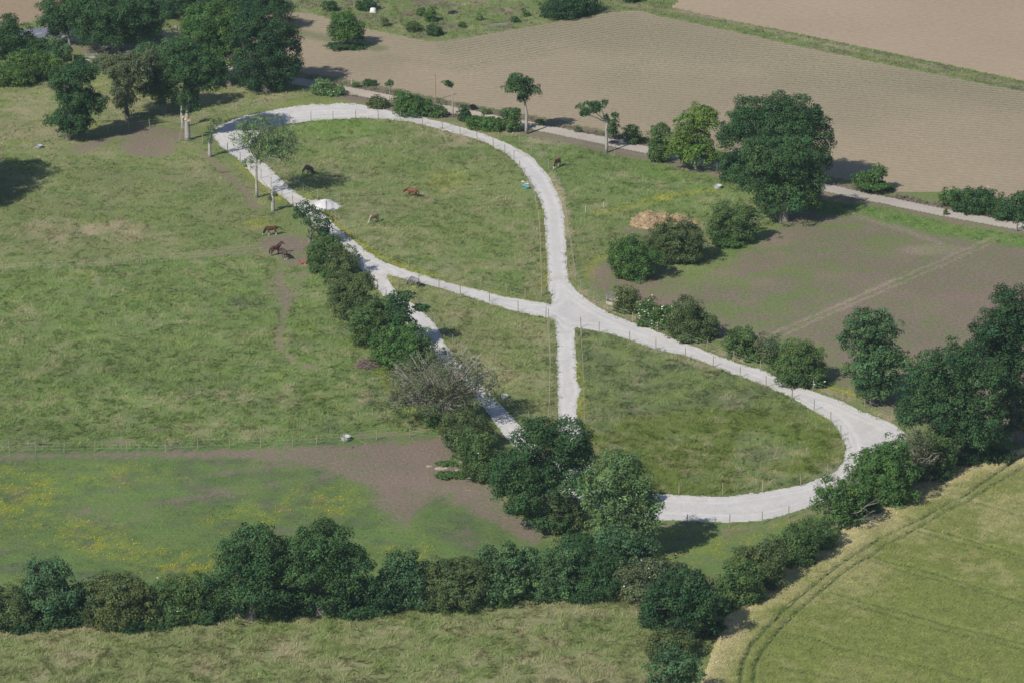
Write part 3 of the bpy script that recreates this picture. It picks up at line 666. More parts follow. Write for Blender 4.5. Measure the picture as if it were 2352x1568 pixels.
# ---------------------------------------------------------------- trees and shrubs
LEAFC = dict(oakm=(.064,.138,.050), oak=(0.052,0.120,0.046), oakd=(0.040,0.096,0.040), ash=(0.085,0.172,0.074), ashb=(0.070,0.150,0.070), lime=(0.125,0.225,0.048), haw=(0.102,0.150,0.060), hawg=(0.092,0.165,0.056), grn=(0.080,0.168,0.048), grey=(0.120,0.160,0.085), brm=(0.092,0.175,0.048), pale=(0.130,0.225,0.092))
def unit(v): return v/np.maximum(np.linalg.norm(v, axis=-1, keepdims=True), 1e-6)
def lobes3(base, lobes, small=False):
    """ellipses seen in the picture -> ellipsoids standing round the stem"""
    bx, by = ground(*base); bx, by = float(bx), float(by); out = []
    for i, (x, y, rx, ry) in enumerate(lobes):
        rr = random.Random(int(x*7+y*13))
        off = rr.uniform(-.35, .35)*rx/scale_at(base[1])
        X, Z = upright(x, y, by+off)
        s = FPX/((by+off+CY)*CP-(Z-CAM_H)*SP)
        k_ = 1.16 if small else 1.09
        rxm = rx*k_/s; rim = ry*k_/s
        rzm = math.sqrt(max(rim*rim-(rxm*.9*SP)**2, (.5*rim)**2))/CP
        out.append((np.array([X-bx, off, max(Z, rzm*.7)]), np.array([rxm, rxm*.9, rzm])))
    return bx, by, out
def make_plant(name, cat, label, base, lobes, colour, group=None, clump=1.0, leaf=.30, dens=1.0, trunk=.35, bark='bark', fill=.35, stem='trunk', crownname='crown',
               var=.16, flowers=0, bare=0, seed=None, trunkpts=None, hue=.0, open_=0.0):
    r = np.random.default_rng(int(base[0]*31+base[1]*17) if seed is None else seed)
    leaf *= .84
    bx, by, L = lobes3(base, lobes, stem == 'stem')
    if group in (G_HEDGE, G_DIAG, G_BAR): L = [(c+np.array([-.25 if group == G_DIAG else 0, 0, 0]), e*np.array([1.02 if group == G_DIAG else 1.2, 1.12, 1.05 if group != G_BAR else 1.18])) for c, e in L]
    root = empty(name, (bx, by, 0), label, cat, group)
    if open_ < .05 and len(L) >= 2:
        lo = np.min([c-e for c, e in L], 0); hi = np.max([c+e for c, e in L], 0); lo[2] = max(lo[2], .2)
        L.append(((lo+hi)/2, (hi-lo)*(.27 if stem == 'stem' else .19)))
    if stem == 'stem' and open_ < .2:
        for c, e in list(L):
            if c[2]-e[2]*.6 > .3 and c[2] > .9: L.append((np.array([c[0], c[1], c[2]*.42]), np.array([e[0]*.9, e[1]*.9, c[2]*.42])))
    cen = []; rad = []; outd = []
    for c, e in L:
        area = 4*math.pi*((e[0]*e[1])**1.6/3+(e[0]*e[2])**1.6/3+(e[1]*e[2])**1.6/3)**(1/1.6)
        cl = min(clump, .62*max(.35, e.min()))
        n = max(5, int(area/(cl*cl*1.25)*dens**.5))
        d = unit(r.normal(size=(n, 3)))
        d = d[d[:, 2] > -.75]
        n = len(d)
        f = np.where(r.random(n) < fill, r.uniform(.25, .8, n), r.uniform(.78, 1.0, n)); f = np.where(r.random(n) < .2, r.uniform(1.0, 1.3, n), f)[:, None]
        p = c+d*e*f - d*np.minimum(cl*.35, e*.25)
        cen.append(p); rad.append(cl*r.uniform(.55, 1.35, n)); outd.append(d)
    cen = np.concatenate(cen); rad = np.concatenate(rad); outd = np.concatenate(outd)
    ok = cen[:, 2] > .15
    if open_ > 0: ok &= r.random(len(cen)) > open_
    cen, rad, outd = cen[ok], rad[ok], outd[ok]
    # leaves of every clump
    nl = np.maximum(8, (rad**2*46*dens*(.30/leaf)**2).astype(int)); idx = np.repeat(np.arange(len(cen)), nl); k = len(idx)
    d = unit(unit(r.normal(size=(k, 3)))+outd[idx]*.55+np.array([0, 0, .35]))
    rr_ = rad[idx][:, None]*(.35+.75*r.random((k, 1))**.6)
    p = cen[idx]+d*rr_*np.array([1, 1, .8])
    p[:, 2] = np.maximum(p[:, 2], .05)
    nrm = unit(d+r.normal(size=(k, 3))*.40+np.array([0, 0, .25]))
    t = unit(np.cross(nrm, r.normal(size=(k, 3)))); b_ = np.cross(nrm, t)
    s = (leaf*r.uniform(.55, 1.25, k))[:, None]
    a, b2 = t*s*.66, b_*s*.48
    V = np.stack([p-a, p-b2+nrm*s*.1, p+a, p+b2+nrm*s*.1], 1).reshape(-1, 3)
    F = np.arange(k*4).reshape(-1, 4)
    base_c = np.array(LEAFC[colour], np.float32)*np.array((1.16, 1.10, 1.04), np.float32)
    cv = (1+1.3*var*r.normal(size=len(cen)))[idx]*(1+.09*r.normal(size=k)); cv = np.clip(cv, .5, 1.7)
    col = base_c*cv[:, None]
    hv = np.clip(r.normal(size=len(cen))*.32+hue, -1, 1)[idx][:, None]
    col = col*(1+hv*np.array([.30, .06, -.14]))
    col = np.repeat(np.clip(col, .004, .9), 4, 0)
    link(crownname, np_mesh(crownname, V, F, col), MAT['leaf'], root)
    # trunk and limbs
    mb = MB()
    top = np.mean([c for c, e in L], 0)
    lowest = min(c[2]-e[2] for c, e in L)
    th = max(.5, min(top[2], lowest+.5*(top[2]-lowest)+.6))
    if trunkpts is not None:
        mb.tube(trunkpts, list(np.linspace(trunk, trunk*.45, len(trunkpts))), 8)
        fork = Vector(trunkpts[-1]); fr = trunk*.45
    else:
        fork = Vector((top[0]*.35, top[1]*.35, th)); fr = trunk*.62
        mb.tube([(0, 0, -.15), (r.normal()*.05, r.normal()*.05, .25), (fork.x*.4+r.normal()*.12, fork.y*.4+r.normal()*.12, th*.55), fork], [trunk*1.45, trunk*1.05, trunk*.85, fr], 8)
    for c, e in L:
        cc = Vector(c); mid = fork.lerp(cc, .5)+Vector(r.normal(size=3))*.15*float(e[0]); mid.z += .06*float(e[2])
        lr = max(.05, fr*.5)
        mb.tube([fork, mid, cc], [fr*.75, lr, lr*.55], 5, False)
        for _ in range(5 if bare == 0 else 9):
            dd = Vector(unit(r.normal(size=3))); dd.z = abs(dd.z)*.8-.1
            e_ = Vector((dd.x*e[0], dd.y*e[1], dd.z*e[2]))*.85
            st = mid.lerp(cc, r.uniform(.2, 1)); q1 = st.lerp(cc+e_, .5)+Vector(r.normal(size=3))*.12*float(e[0])
            mb.tube([st, q1, cc+e_], [lr*.55, lr*.35, .025], 4, False)
    mb.build(stem, MAT[bark], root, smooth=True)
    if bare:
        mb = MB()
        for c, e in L:
            for _ in range(bare):
                dd = Vector(unit(r.normal(size=3))); dd.z = dd.z*.6+.45
                st = fork.lerp(Vector(c), r.uniform(0, .6)); en = Vector(c)+Vector((dd.x*e[0], dd.y*e[1], dd.z*e[2]))*1.02
                md = st.lerp(en, .55)+Vector(r.normal(size=3))*.35
                mb.tube([st, md, en], [.085, .05, .018], 4, False)
                for _k in range(3):
                    s2 = md.lerp(en, r.random()); mb.tube([s2, s2+(en-md)*.3+Vector(r.normal(size=3))*.45], [.03, .012], 3, False)
        mb.build('bare_branches', MAT['bark_dead'], root)
    if flowers:
        n = flowers; i = r.integers(0, len(cen), n); u = unit(outd[i]+np.array([-.3, -.6, .7])+.3*r.normal(size=(n, 3)))
        fp = cen[i]+u*rad[i][:, None]*1.08
        mb = MB()
        for pp in fp:
            rr2 = r.uniform(.10, .20)
            a = [Vector(pp)+Vector((math.cos(k_*1.257)*rr2, math.sin(k_*1.257)*rr2, r.normal()*.03)) for k_ in range(5)]
            mb.add(a+[Vector(pp)+Vector((0, -.03, .07))], [(0,1,5),(1,2,5),(2,3,5),(3,4,5),(4,0,5)])
        mb.build('blossom', MAT['blossom'], root)
    return root
n_leaves = 0
G_WOOD = 'big trees behind the top left paddock'; G_HEDGE = 'hedge along the foot of the buttercup paddock'; G_DIAG = 'hedge along the left leg of the white track'
G_BAR = 'hedge along the barley field'; G_MID = 'bushes between the white track and the brown paddock'; G_LANE = 'bushes along the pale lane'; G_SC = 'bushes of the rough scrub ground'
OAK = dict(name='oak_tree', cat='tree'); ASH = dict(name='ash_tree', cat='tree'); TREE = dict(name='tree', cat='tree')
HAW = dict(name='hawthorn_bush', cat='bush', clump=.75, leaf=.24, trunk=.14, stem='stem', crownname='foliage', fill=.4)
BUSH = dict(name='bush', cat='bush', clump=.75, leaf=.27, trunk=.12, stem='stem', crownname='foliage', fill=.4)
def T(kind, label, base, lobes, colour, **kw):
    d = dict(kind); d.update(kw); name = d.pop('name'); cat = d.pop('cat')
    return make_plant(name, cat, label, base, lobes, colour, **d)
# top left
T(TREE, 'dark rounded tree at the left edge beside the grey road', (30,130), [(18,62,22,28),(35,96,40,36),(5,110,35,32)], 'oak', group=G_WOOD, trunk=.5)
T(OAK, 'broad oak with a thick dark trunk standing right of the grey road', (265,120), [(270,50,80,46),(322,64,52,48),(222,66,42,40),(265,12,80,34),(340,25,36,34),(200,20,40,36)], 'oak', group=G_WOOD, trunk=.9, clump=1.2)
T(OAK, 'tree with thin stems covering the road end, left of the broad oak', (160,104), [(150,22,50,40),(126,50,28,32),(172,56,35,28),(122,78,14,14)], 'oak', group=G_WOOD, trunk=.3)
T(OAK, 'dark tree in the row beyond the brown field strip, nearest the broad oak', (418,42), [(415,8,50,34),(390,22,26,18)], 'oakd', group=G_WOOD, trunk=.4)
T(OAK, 'dark tree in the middle of the row beyond the brown field strip', (500,34), [(495,2,55,34)], 'oakd', group=G_WOOD, trunk=.4)
T(OAK, 'dark tree at the right end of the row beyond the brown field strip', (600,28), [(590,-5,50,34)], 'oakd', group=G_WOOD, trunk=.4)
T(TREE, 'small leafy tree with a bare leaning stem beside the wire gap in the brambles', (143,143), [(130,112,19,20),(120,124,16,14),(150,118,12,14)], 'ash', trunk=.18)
T(BUSH, 'lowest bright green bramble mass at the left edge', (35,192), [(28,168,44,22),(5,172,30,18)], 'brm', group='brambles below the grey road')
T(BUSH, 'bramble mass between the left edge tree and the oak standing in the dry grass', (100,176), [(98,152,42,22),(60,135,35,18),(135,160,25,18)], 'brm', group='brambles below the grey road')
T(BUSH, 'dark bramble mass right under the tree at the left edge', (60,132), [(85,102,24,16),(100,112,20,16)], 'oak', group='brambles below the grey road')
T(OAK, 'oak with a notched leaning crown standing in dry grass above the round grey trough', (157,324), [(165,180,45,32),(188,165,30,22),(172,225,42,32),(208,240,32,28),(165,272,40,28),(130,277,25,14),(190,290,22,14),(165,298,26,12)], 'oak', trunk=.5, clump=.9, bark='bark_pale', fill=.25, trunkpts=[(0,0,-.1),(0,0,2),(-.3,0,5),(.3,0,9)])
T(OAK, 'thin grey green oak with a sparse top right of the notched oak', (294,279), [(270,147,52,22),(295,165,45,28),(290,210,30,34),(285,236,23,20),(318,150,30,25),(235,146,26,16),(338,142,24,20)], 'grey', trunk=.45, clump=.8, dens=.85, fill=.2, open_=.1)
T(OAK, 'half hidden tree between the sparse oak and the stout pruned oak', (380,260), [(370,172,38,45),(378,218,27,25),(350,205,22,20),(345,130,35,22),(395,130,32,36)], 'ash', trunk=.45, clump=.9)
t8 = T(OAK, 'stout oak with freshly cut limb ends at the corner of the bare earth patch', (431,323), [(440,150,50,45),(480,172,35,45),(415,130,35,35),(432,212,22,28),(428,248,12,24),(450,238,9,16)], 'oak', trunk=.62, bark='bark_pale', clump=.9, trunkpts=[(0,0,-.1),(0,0,1),(-.05,0,3.2),(.1,0,6),(.4,.2,9)])
mb = MB(); 
for (x, z, rr_) in ((-.75, 4.6, .26), (.5, 4.0, .36), (-.3, 4.2, .3)):
    mb.tube([(x*.3, 0, z-.3), (x, -.35, z)], [rr_*.8, rr_*.75], 8)
mb.build('cut_limb', MAT['cut'], t8)
T(TREE, 'narrow bare stem standing right behind the stout pruned oak', (420,294), [(418,235,9,12)], 'oak', trunk=.32, bark='bark_pale', clump=.5)
T(OAK, 'tall oak with a bright green top left of the darkest oak', (525,198), [(490,48,50,40),(452,90,42,45),(500,112,58,58),(540,62,40,48),(470,152,38,40),(415,105,14,12)], 'grn', group=G_WOOD, trunk=.8, clump=1.2)
T(OAK, 'darkest broad oak whose shadow falls on the drilled field', (612,210), [(605,70,55,50),(642,118,46,58),(590,150,50,48),(615,182,45,24),(572,62,35,40),(660,165,24,30)], 'oakd', group=G_WOOD, trunk=.9, clump=1.2)
T(OAK, 'tree top behind the darkest oak at the top edge', (580,70), [(580,5,42,25),(625,10,30,25)], 'oakd', group=G_WOOD, trunk=.4)
T(HAW, 'grey nearly leafless shrub right of the darkest oak', (662,62), [(652,35,24,24),(668,50,20,14)], 'grey', bare=12, dens=.35, open_=.4)
T(TREE, 'lone round tree standing in the drilled field', (797,109), [(790,52,27,24),(802,72,30,20),(775,70,20,20),(816,82,18,18),(785,88,18,9)], 'grn', trunk=.4, clump=.8, fill=.25)
T(BUSH, 'low green growth round the foot of the lone field tree', (797,112), [(775,105,22,5),(815,109,22,5)], 'oak', leaf=.22, clump=.5)
T(TREE, 'broad tree just outside the left edge shading the grass below the grey trough', (-150,438), [(-150,275,82,68),(-200,320,70,55),(-104,320,62,55),(-145,360,84,44)], 'oak', trunk=.9, clump=1.2)
T(TREE, 'second tree just outside the left edge shading the paddock further down', (-165,486), [(-165,335,80,62),(-215,380,70,50),(-122,385,58,48),(-165,420,80,36)], 'oak', trunk=.9, clump=1.2)
T(OAK, 'sparse open oak on a tall bare trunk beside the left bend of the track', (590,455), [(598,290,44,24),(640,322,38,33),(602,330,45,35),(565,322,34,28),(632,360,38,22),(575,374,18,10),(655,340,25,22)], 'pale', trunk=.33, bark='bark_pale', clump=.7, dens=.55, fill=.25, open_=.32, bare=3, trunkpts=[(0,0,-.1),(0,0,1.5),(0,0,4.2),(.1,0,6.5)], leaf=.26)
T(TREE, 'thick stump with ivy sprouts left of the track bend', (482,361), [(480,322,10,12),(488,300,12,16),(500,282,14,8)], 'ash', trunk=.42, bark='bark_pale', clump=.45, dens=.6, leaf=.22, open_=.3, trunkpts=[(0,0,-.1),(0,0,.6),(0,0,2.4),(.05,0,3.1)])
t15 = T(TREE, 'headless pollard trunk with ivy beside the sparse open oak', (627,486), [(622,455,6,7),(631,448,5,6)], 'grey', trunk=.44, bark='bark_pale', clump=.35, leaf=.2, dens=.8, trunkpts=[(0,0,-.1),(0,0,.5),(.02,0,2),(0,0,3.6)])
mb = MB(); mb.tube([(-.1, 0, 3.0), (-.5, 0, 3.6), (-1.2, .2, 5.0), (-2.6, .4, 6.4)], [.11, .09, .06, .03], 5); mb.tube([(0,0,3.55),(0,-.02,3.75)], [.28,.26], 8); mb.build('cut_limb', MAT['bark_dead'], t15)
T(OAK, 'small loose oak leaning over the white track beside the chalk heap', (712,562), [(700,477,22,12),(728,500,28,22),(745,522,18,20),(688,494,16,12),(735,540,22,14)], 'oak', trunk=.3, clump=.6, dens=.7, fill=.2, open_=.22, leaf=.27)
# left track hedge
T(HAW, 'uppermost olive hawthorn of the hedge, beside the chestnut foal', (742,622), [(752,573,36,26),(740,597,22,20),(768,600,20,18)], 'hawg', group=G_DIAG)
T(HAW, 'hawthorn with a few white flowers overhanging the track right of the uppermost hawthorn', (797,634), [(790,603,32,28),(772,612,16,18)], 'haw', group=G_DIAG, flowers=10)
T(HAW, 'olive hedge bush just below the white flowered one', (808,730), [(800,662,36,28),(812,700,32,26),(840,650,24,20)], 'haw', group=G_DIAG)
T(HAW, 'wide hedge bush left of the little ivy oak', (872,792), [(868,722,44,30),(845,752,30,24),(880,755,30,26)], 'hawg', group=G_DIAG)
T(OAK, 'little ivy clad oak reaching over the track where the middle path splits off', (926,800), [(920,688,22,18),(926,738,28,34),(940,680,12,10),(970,708,16,7)], 'oak', group=G_DIAG, trunk=.2, clump=.6, fill=.25, open_=.1)
T(BUSH, 'dense bright green hedge bush above the spreading grey branched tree', (932,836), [(900,782,40,28),(950,790,38,32),(928,815,45,18)], 'grn', group=G_DIAG, flowers=8)
T(TREE, 'wide spreading tree of bare grey branches with thin leaves beside the brush pile', (1022,978), [(1000,872,72,58),(950,890,50,52),(1055,865,55,50),(1105,892,42,48),(1030,930,50,38),(930,925,35,25)], 'grey', group=G_DIAG, trunk=.4, bark='bark_dead', clump=.65, dens=.5, fill=.15, open_=.34, bare=46, leaf=.24)
T(HAW, 'olive brown hawthorn under the spreading grey branched tree', (1065,1032), [(1062,975,42,28),(1098,1000,38,26)], 'haw', group=G_DIAG)
T(HAW, 'hawthorn between the pale rubble heaps and the white track', (1112,1094), [(1090,1020,36,25),(1120,1058,42,28)], 'hawg', group=G_DIAG, flowers=6)
T(OAK, 'large dark oak where the straight path meets the left leg of the track', (1258,1218), [(1232,1005,50,42),(1305,1003,46,38),(1190,1080,60,48),(1300,1070,58,50),(1225,1140,60,45),(1170,1115,38,40),(1320,1040,36,32),(1335,1105,32,34),(1260,1190,50,20)], 'oak', trunk=.9, clump=1.0, fill=.28)
T(HAW, 'olive feathery hawthorn between the large dark oak and the pale ash', (1290,1218), [(1272,1172,30,28),(1318,1180,26,30)], 'haw')
T(ASH, 'tall pale ash covering the lower left bend of the track', (1430,1292), [(1422,1060,42,28),(1388,1100,48,42),(1452,1108,42,38),(1422,1160,68,44),(1482,1158,32,28),(1430,1215,68,38),(1492,1205,22,22),(1358,1135,30,34)], 'pale', trunk=.5, clump=.8, dens=.85, fill=.25, bark='bark_pale')
T(ASH, 'bluish small ash at the foot of the tall pale ash', (1440,1334), [(1418,1245,45,34),(1488,1262,28,24),(1450,1290,50,28)], 'ashb', clump=.75)
# foot hedge
T(HAW, 'dark hawthorn at the left end of the foot hedge', (25,1442), [(18,1385,42,36),(40,1410,40,24)], 'haw', group=G_HEDGE, flowers=5, hue=-.2)
T(ASH, 'bluish green ash near the left end of the foot hedge', (125,1434), [(115,1315,38,28),(105,1365,46,35),(150,1372,34,30),(115,1405,48,24)], 'ashb', group=G_HEDGE, clump=.8)
T(HAW, 'dark bush filling the hedge right of the left ash', (195,1428), [(195,1380,30,40),(170,1410,30,22)], 'oakd', group=G_HEDGE)
T(HAW, 'brownish hawthorn with white specks right of the left ash in the foot hedge', (277,1436), [(275,1355,48,28),(265,1397,50,30),(328,1382,25,32)], 'haw', group=G_HEDGE, flowers=14, hue=.3)
T(HAW, 'greener hawthorn left of the twin oaks in the foot hedge', (412,1428), [(400,1358,38,30),(440,1352,30,28),(392,1398,45,26)], 'hawg', group=G_HEDGE, flowers=12)
T(BUSH, 'narrow green bush touching the left twin oak', (480,1424), [(478,1378,26,36)], 'oak', group=G_HEDGE)
T(OAK, 'left one of the twin oaks in the foot hedge', (577,1420), [(585,1255,48,38),(550,1310,52,45),(612,1308,45,45),(578,1362,62,38),(598,1392,35,18)], 'oak', group=G_HEDGE, trunk=.7, clump=.95)
T(OAK, 'right taller one of the twin oaks in the foot hedge', (737,1412), [(742,1240,48,36),(692,1255,38,30),(792,1290,42,42),(702,1310,52,42),(760,1330,58,45),(745,1375,50,26)], 'oakm', group=G_HEDGE, trunk=.7, clump=.95)
T(BUSH, 'dark low bush under the gap between the twin oaks', (655,1408), [(655,1375,34,24)], 'oakd', group=G_HEDGE)
T(BUSH, 'dark bush right beside the taller twin oak', (868,1402), [(862,1360,34,34),(890,1372,22,24)], 'oakd', group=G_HEDGE)
T(ASH, 'round bluish ash in the middle of the foot hedge', (930,1394), [(930,1290,27,27),(925,1328,44,30),(935,1360,42,26)], 'ashb', group=G_HEDGE, clump=.8)
T(HAW, 'wide olive hawthorn right of the round bluish ash', (1040,1392), [(1010,1312,30,26),(1062,1315,40,30),(1045,1352,52,32)], 'haw', group=G_HEDGE, flowers=6)
T(ASH, 'pointed pale green ash right of the wide olive hawthorn', (1145,1378), [(1166,1262,13,18),(1122,1290,26,26),(1172,1300,30,25),(1142,1342,48,30)], 'ash', group=G_HEDGE, clump=.75)
T(HAW, 'leafy hedge bush with white specks right of the pointed ash', (1250,1366), [(1228,1290,27,28),(1280,1285,32,28),(1250,1332,52,28)], 'ash', group=G_HEDGE, flowers=8)
T(HAW, 'dark hedge bush below the tall pale ash', (1375,1358), [(1350,1282,38,28),(1400,1300,35,30),(1370,1328,58,26)], 'oak', group=G_HEDGE)
T(HAW, 'greyish flowering hawthorn at the right corner of the foot hedge', (1492,1376), [(1480,1312,38,25),(1530,1312,30,22),(1492,1342,36,24)], 'grey', group=G_HEDGE, flowers=26)
T(OAK, 'rounded dark oak at the field corner beside the barley', (1575,1472), [(1570,1340,58,33),(1602,1380,48,45),(1532,1390,48,45),(1570,1422,64,36)], 'oakd', trunk=.6, clump=.95)
T(HAW, 'olive hawthorn just below the rounded corner oak', (1546,1512), [(1542,1472,46,24),(1520,1490,28,18)], 'haw')
T(ASH, 'bluish ash at the bottom edge beside the barley', (1552,1632), [(1550,1528,50,38),(1545,1580,50,38)], 'ashb', clump=.8)
T(BUSH, 'grey green bush behind the rounded corner oak', (1500,1440), [(1495,1480,24,30),(1488,1402,14,20)], 'ashb')
# barley hedge
T(BUSH, 'lowest bush of the barley hedge beside the corner oak', (1702,1388), [(1700,1330,34,30),(1683,1356,28,22),(1720,1352,25,30)], 'hawg', group=G_BAR)
T(HAW, 'brown olive hawthorn, second from the bottom of the barley hedge', (1748,1348), [(1736,1285,40,24),(1770,1272,25,24),(1748,1312,36,30)], 'haw', group=G_BAR)
T(HAW, 'dark hedge bush left of the bush with dead limbs, along the barley', (1822,1302), [(1808,1250,32,28),(1845,1237,30,30),(1825,1272,32,26)], 'hawg', group=G_BAR)
T(HAW, 'hedge bush with white flower heads below the dead limbed tree', (1872,1264), [(1870,1222,30,25),(1885,1240,24,20)], 'hawg', group=G_BAR, flowers=24)
t5 = T(TREE, 'ragged tree with bleached dead limbs where the track meets the barley hedge', (1925,1218), [(1920,1122,34,20),(1908,1150,34,28),(1955,1145,28,25),(1935,1180,36,26)], 'grn', group=G_BAR, trunk=.3, clump=.7, dens=.8, open_=.12)
def dead_limbs(root, starts, r, n=4):
    mb = MB()
    for (a, b_, rad) in starts:
        a, b_ = Vector(a), Vector(b_); m1 = a.lerp(b_, .5)+Vector(r.normal(size=3))*.25
        mb.tube([a, m1, b_], [rad, rad*.7, rad*.35], 5)
        for _ in range(n*2):
            s = a.lerp(b_, r.uniform(.3, 1)); d = (b_-a)*.32+Vector(r.normal(size=3))*.7
            mb.tube([s, s+d*.6+Vector(r.normal(size=3))*.15, s+d], [rad*.42, rad*.25, .02], 4)
    mb.build('dead_limb', MAT['bark_dead'], root)
r9 = np.random.default_rng(99)
dead_limbs(t5, [((-.5,0,5),(-.9,0,8.6),.07), ((-1.5,0,4.5),(-3.2,0,7.2),.05), ((0,0,5),(1.5,-.3,7.8),.05), ((1.5,-1,3),(3.9,-1.5,4.6),.05), ((1.8,-1,2.0),(4.6,-1.8,2.6),.045), ((-.5,-1,3),(-2.5,-1.5,4.2),.05)], r9, 5)
T(BUSH, 'large green hedge bush right at the lower right bend of the track', (2025,1164), [(2050,1037,26,24),(2010,1070,40,28),(2052,1082,38,34),(1985,1110,35,26),(2030,1118,36,26)], 'grn', group=G_BAR, clump=.85)
T(HAW, 'twiggy brownish bush at the outermost bend of the track', (2102,1124), [(2105,1022,28,28),(2120,1060,28,30),(2095,1082,28,28)], 'grey', group=G_BAR, bare=14, dens=.7, open_=.2)
T(BUSH, 'olive bush squeezed between the twiggy bush and the big barley oak', (2152,1098), [(2150,1042,32,30),(2140,1070,30,20)], 'hawg', group=G_BAR)
T(OAK, 'great spreading oak above the barley and the outermost track bend', (2195,1068), [(2188,832,52,38),(2132,872,52,42),(2250,880,48,52),(2112,930,48,42),(2180,940,62,52),(2240,970,58,48),(2192,1002,52,38),(2098,962,28,24),(2272,1010,33,28)], 'oak', trunk=1.0, clump=1.05, fill=.3)
T(OAK, 'tall dark oak cut by the right edge', (2335,1012), [(2320,700,38,34),(2292,762,48,44),(2350,770,50,60),(2272,812,46,42),(2330,862,55,55),(2340,942,50,50)], 'oakd', trunk=1.0, clump=1.1)
T(ASH, 'tall upright ash standing alone beside the brown paddock', (2003,928), [(1990,742,42,30),(2030,760,34,30),(1972,790,36,34),(2020,812,42,35),(1990,850,42,34),(2002,890,44,30),(2062,832,28,26),(2040,880,30,28)], 'ash', trunk=.45, clump=.8, fill=.25)
# between track and brown paddock
T(HAW, 'small brownish hawthorn beside the ring feeder at the path crossing', (1440,718), [(1437,675,19,18),(1441,697,24,18)], 'haw', group=G_MID, flowers=8, hue=.3)
T(BUSH, 'elder bush topped with big white flower heads', (1489,737), [(1489,712,21,19)], 'brm', group=G_MID, flowers=60)
T(BUSH, 'elder bush dotted all over with white flower heads', (1522,752), [(1522,725,24,21)], 'brm', group=G_MID, flowers=44)
T(HAW, 'large hawthorn mound right of the two flowering elders', (1592,775), [(1575,710,28,24),(1580,742,40,26),(1625,747,24,20)], 'haw', group=G_MID, flowers=6)
T(BUSH, 'low rounded bush in the middle of the mid hedge', (1706,812), [(1700,777,32,18),(1715,797,28,13)], 'hawg', group=G_MID, flowers=4)
T(HAW, 'small grey green bush left of the last hawthorn mound', (1766,828), [(1765,796,25,24)], 'grey', group=G_MID)
T(HAW, 'broad hawthorn mound ending the mid hedge', (1836,878), [(1835,816,44,27),(1830,846,44,28),(1868,852,24,18)], 'hawg', group=G_MID)
T(BUSH, 'tiny white flowering elder below the last hawthorn mound', (1879,888), [(1878,871,14,13)], 'grn', group=G_MID, flowers=24, clump=.5)
T(HAW, 'fresh green hawthorn on a pale forked stem in the brown paddock', (1444,637), [(1446,570,34,22),(1462,590,42,26),(1430,588,24,24)], 'grn', trunk=.22, bark='bark_pale', flowers=6, trunkpts=[(0,0,-.1),(.1,0,.5),(-.25,0,1.8),(-.4,0,2.4)])
T(HAW, 'olive domed hawthorn between the muck heap and the fresh green hawthorn', (1545,602), [(1560,532,40,24),(1577,552,36,27),(1520,552,34,24),(1540,572,34,24)], 'haw')
T(HAW, 'ragged hawthorn with a grey dead side below the front oak', (1668,556), [(1655,497,24,27),(1700,502,38,24),(1660,532,27,19)], 'hawg', bare=7)
T(OAK, 'front oak of the great pair beside the lane', (1800,508), [(1790,360,68,43),(1832,402,52,48),(1750,402,58,48),(1800,450,64,42),(1742,352,38,28),(1846,456,33,32)], 'oakm', trunk=.9, clump=1.1)  # leaves lighter than the back oak's: sunlit look put into the colour
T(OAK, 'taller back oak of the great pair beside the lane', (1808,432), [(1726,260,38,34),(1782,255,43,38),(1840,270,48,43),(1870,320,40,40),(1700,300,43,38),(1880,370,28,28),(1682,320,28,28),(1800,302,68,48)], 'oak', trunk=.9, clump=1.1, fill=.25)
T(BUSH, 'dark undergrowth left of the great oak pair', (1692,416), [(1682,382,28,28),(1705,395,20,20)], 'oak')
T(TREE, 'bright lime green tree beside the great oak pair', (1598,389), [(1612,262,32,17),(1577,286,28,20),(1622,282,26,19),(1590,322,42,28),(1560,340,28,24),(1602,356,42,26)], 'lime', trunk=.3, clump=.75, fill=.25, bark='bark_pale', open_=.08)
T(BUSH, 'dull green bush left of the lime green tree', (1514,372), [(1518,306,21,19),(1512,342,19,24)], 'hawg', group=G_LANE)
T(BUSH, 'small round bush beyond the lane right of the second bare trunked tree', (1453,330), [(1453,308,16,17)], 'hawg', group=G_LANE)
T(TREE, 'little ivy covered pole tree beyond the lane behind the second bare trunked tree', (1408,320), [(1408,293,12,20)], 'oak', group=G_LANE, trunk=.12, clump=.6)
T(TREE, 'tallest bare trunked tree by the lane with a lopsided dark head', (1209,308), [(1188,184,20,16),(1187,203,26,16),(1224,210,14,14),(1203,224,10,12),(1208,190,12,12)], 'oak', trunk=.33, bark='bark_pale', clump=.6, fill=.2, leaf=.26, open_=.12, trunkpts=[(0,0,-.1),(0,0,1.5),(.05,0,4.0),(-.3,0,6.0),(-.6,0,7.0)])
T(TREE, 'bare trunked tree by the lane with one long limb to the left', (1393,351), [(1353,250,22,12),(1375,244,18,13),(1342,262,10,6),(1413,265,8,6),(1392,272,6,8)], 'oak', trunk=.34, bark='bark_pale', clump=.55, fill=.2, leaf=.26, open_=.15, trunkpts=[(0,0,-.1),(0,0,1.2),(0,0,3.0),(-.1,0,4.5),(.05,0,5.6)])
T(TREE, 'thin bare stem by the lane with a small leaf tuft leaning left', (1040,269), [(1026,191,9,6),(1035,196,7,6)], 'oak', trunk=.17, bark='bark_pale', clump=.45, leaf=.24, trunkpts=[(0,0,-.1),(0,0,1.5),(-.05,0,3.6),(-.1,0,5.6)])
T(TREE, 'tiny round headed sapling left of the power pole', (895,236), [(895,193,7.5,7.5)], 'oak', trunk=.08, bark='bark_pale', clump=.4, leaf=.22, trunkpts=[(0,0,-.1),(0,0,1.5),(0,0,3.2)])
T(BUSH, 'flower speckled bush at the lane where the track begins to curve', (765,218), [(735,197,17,13),(766,206,22,12)], 'pale', group=G_LANE, flowers=5)
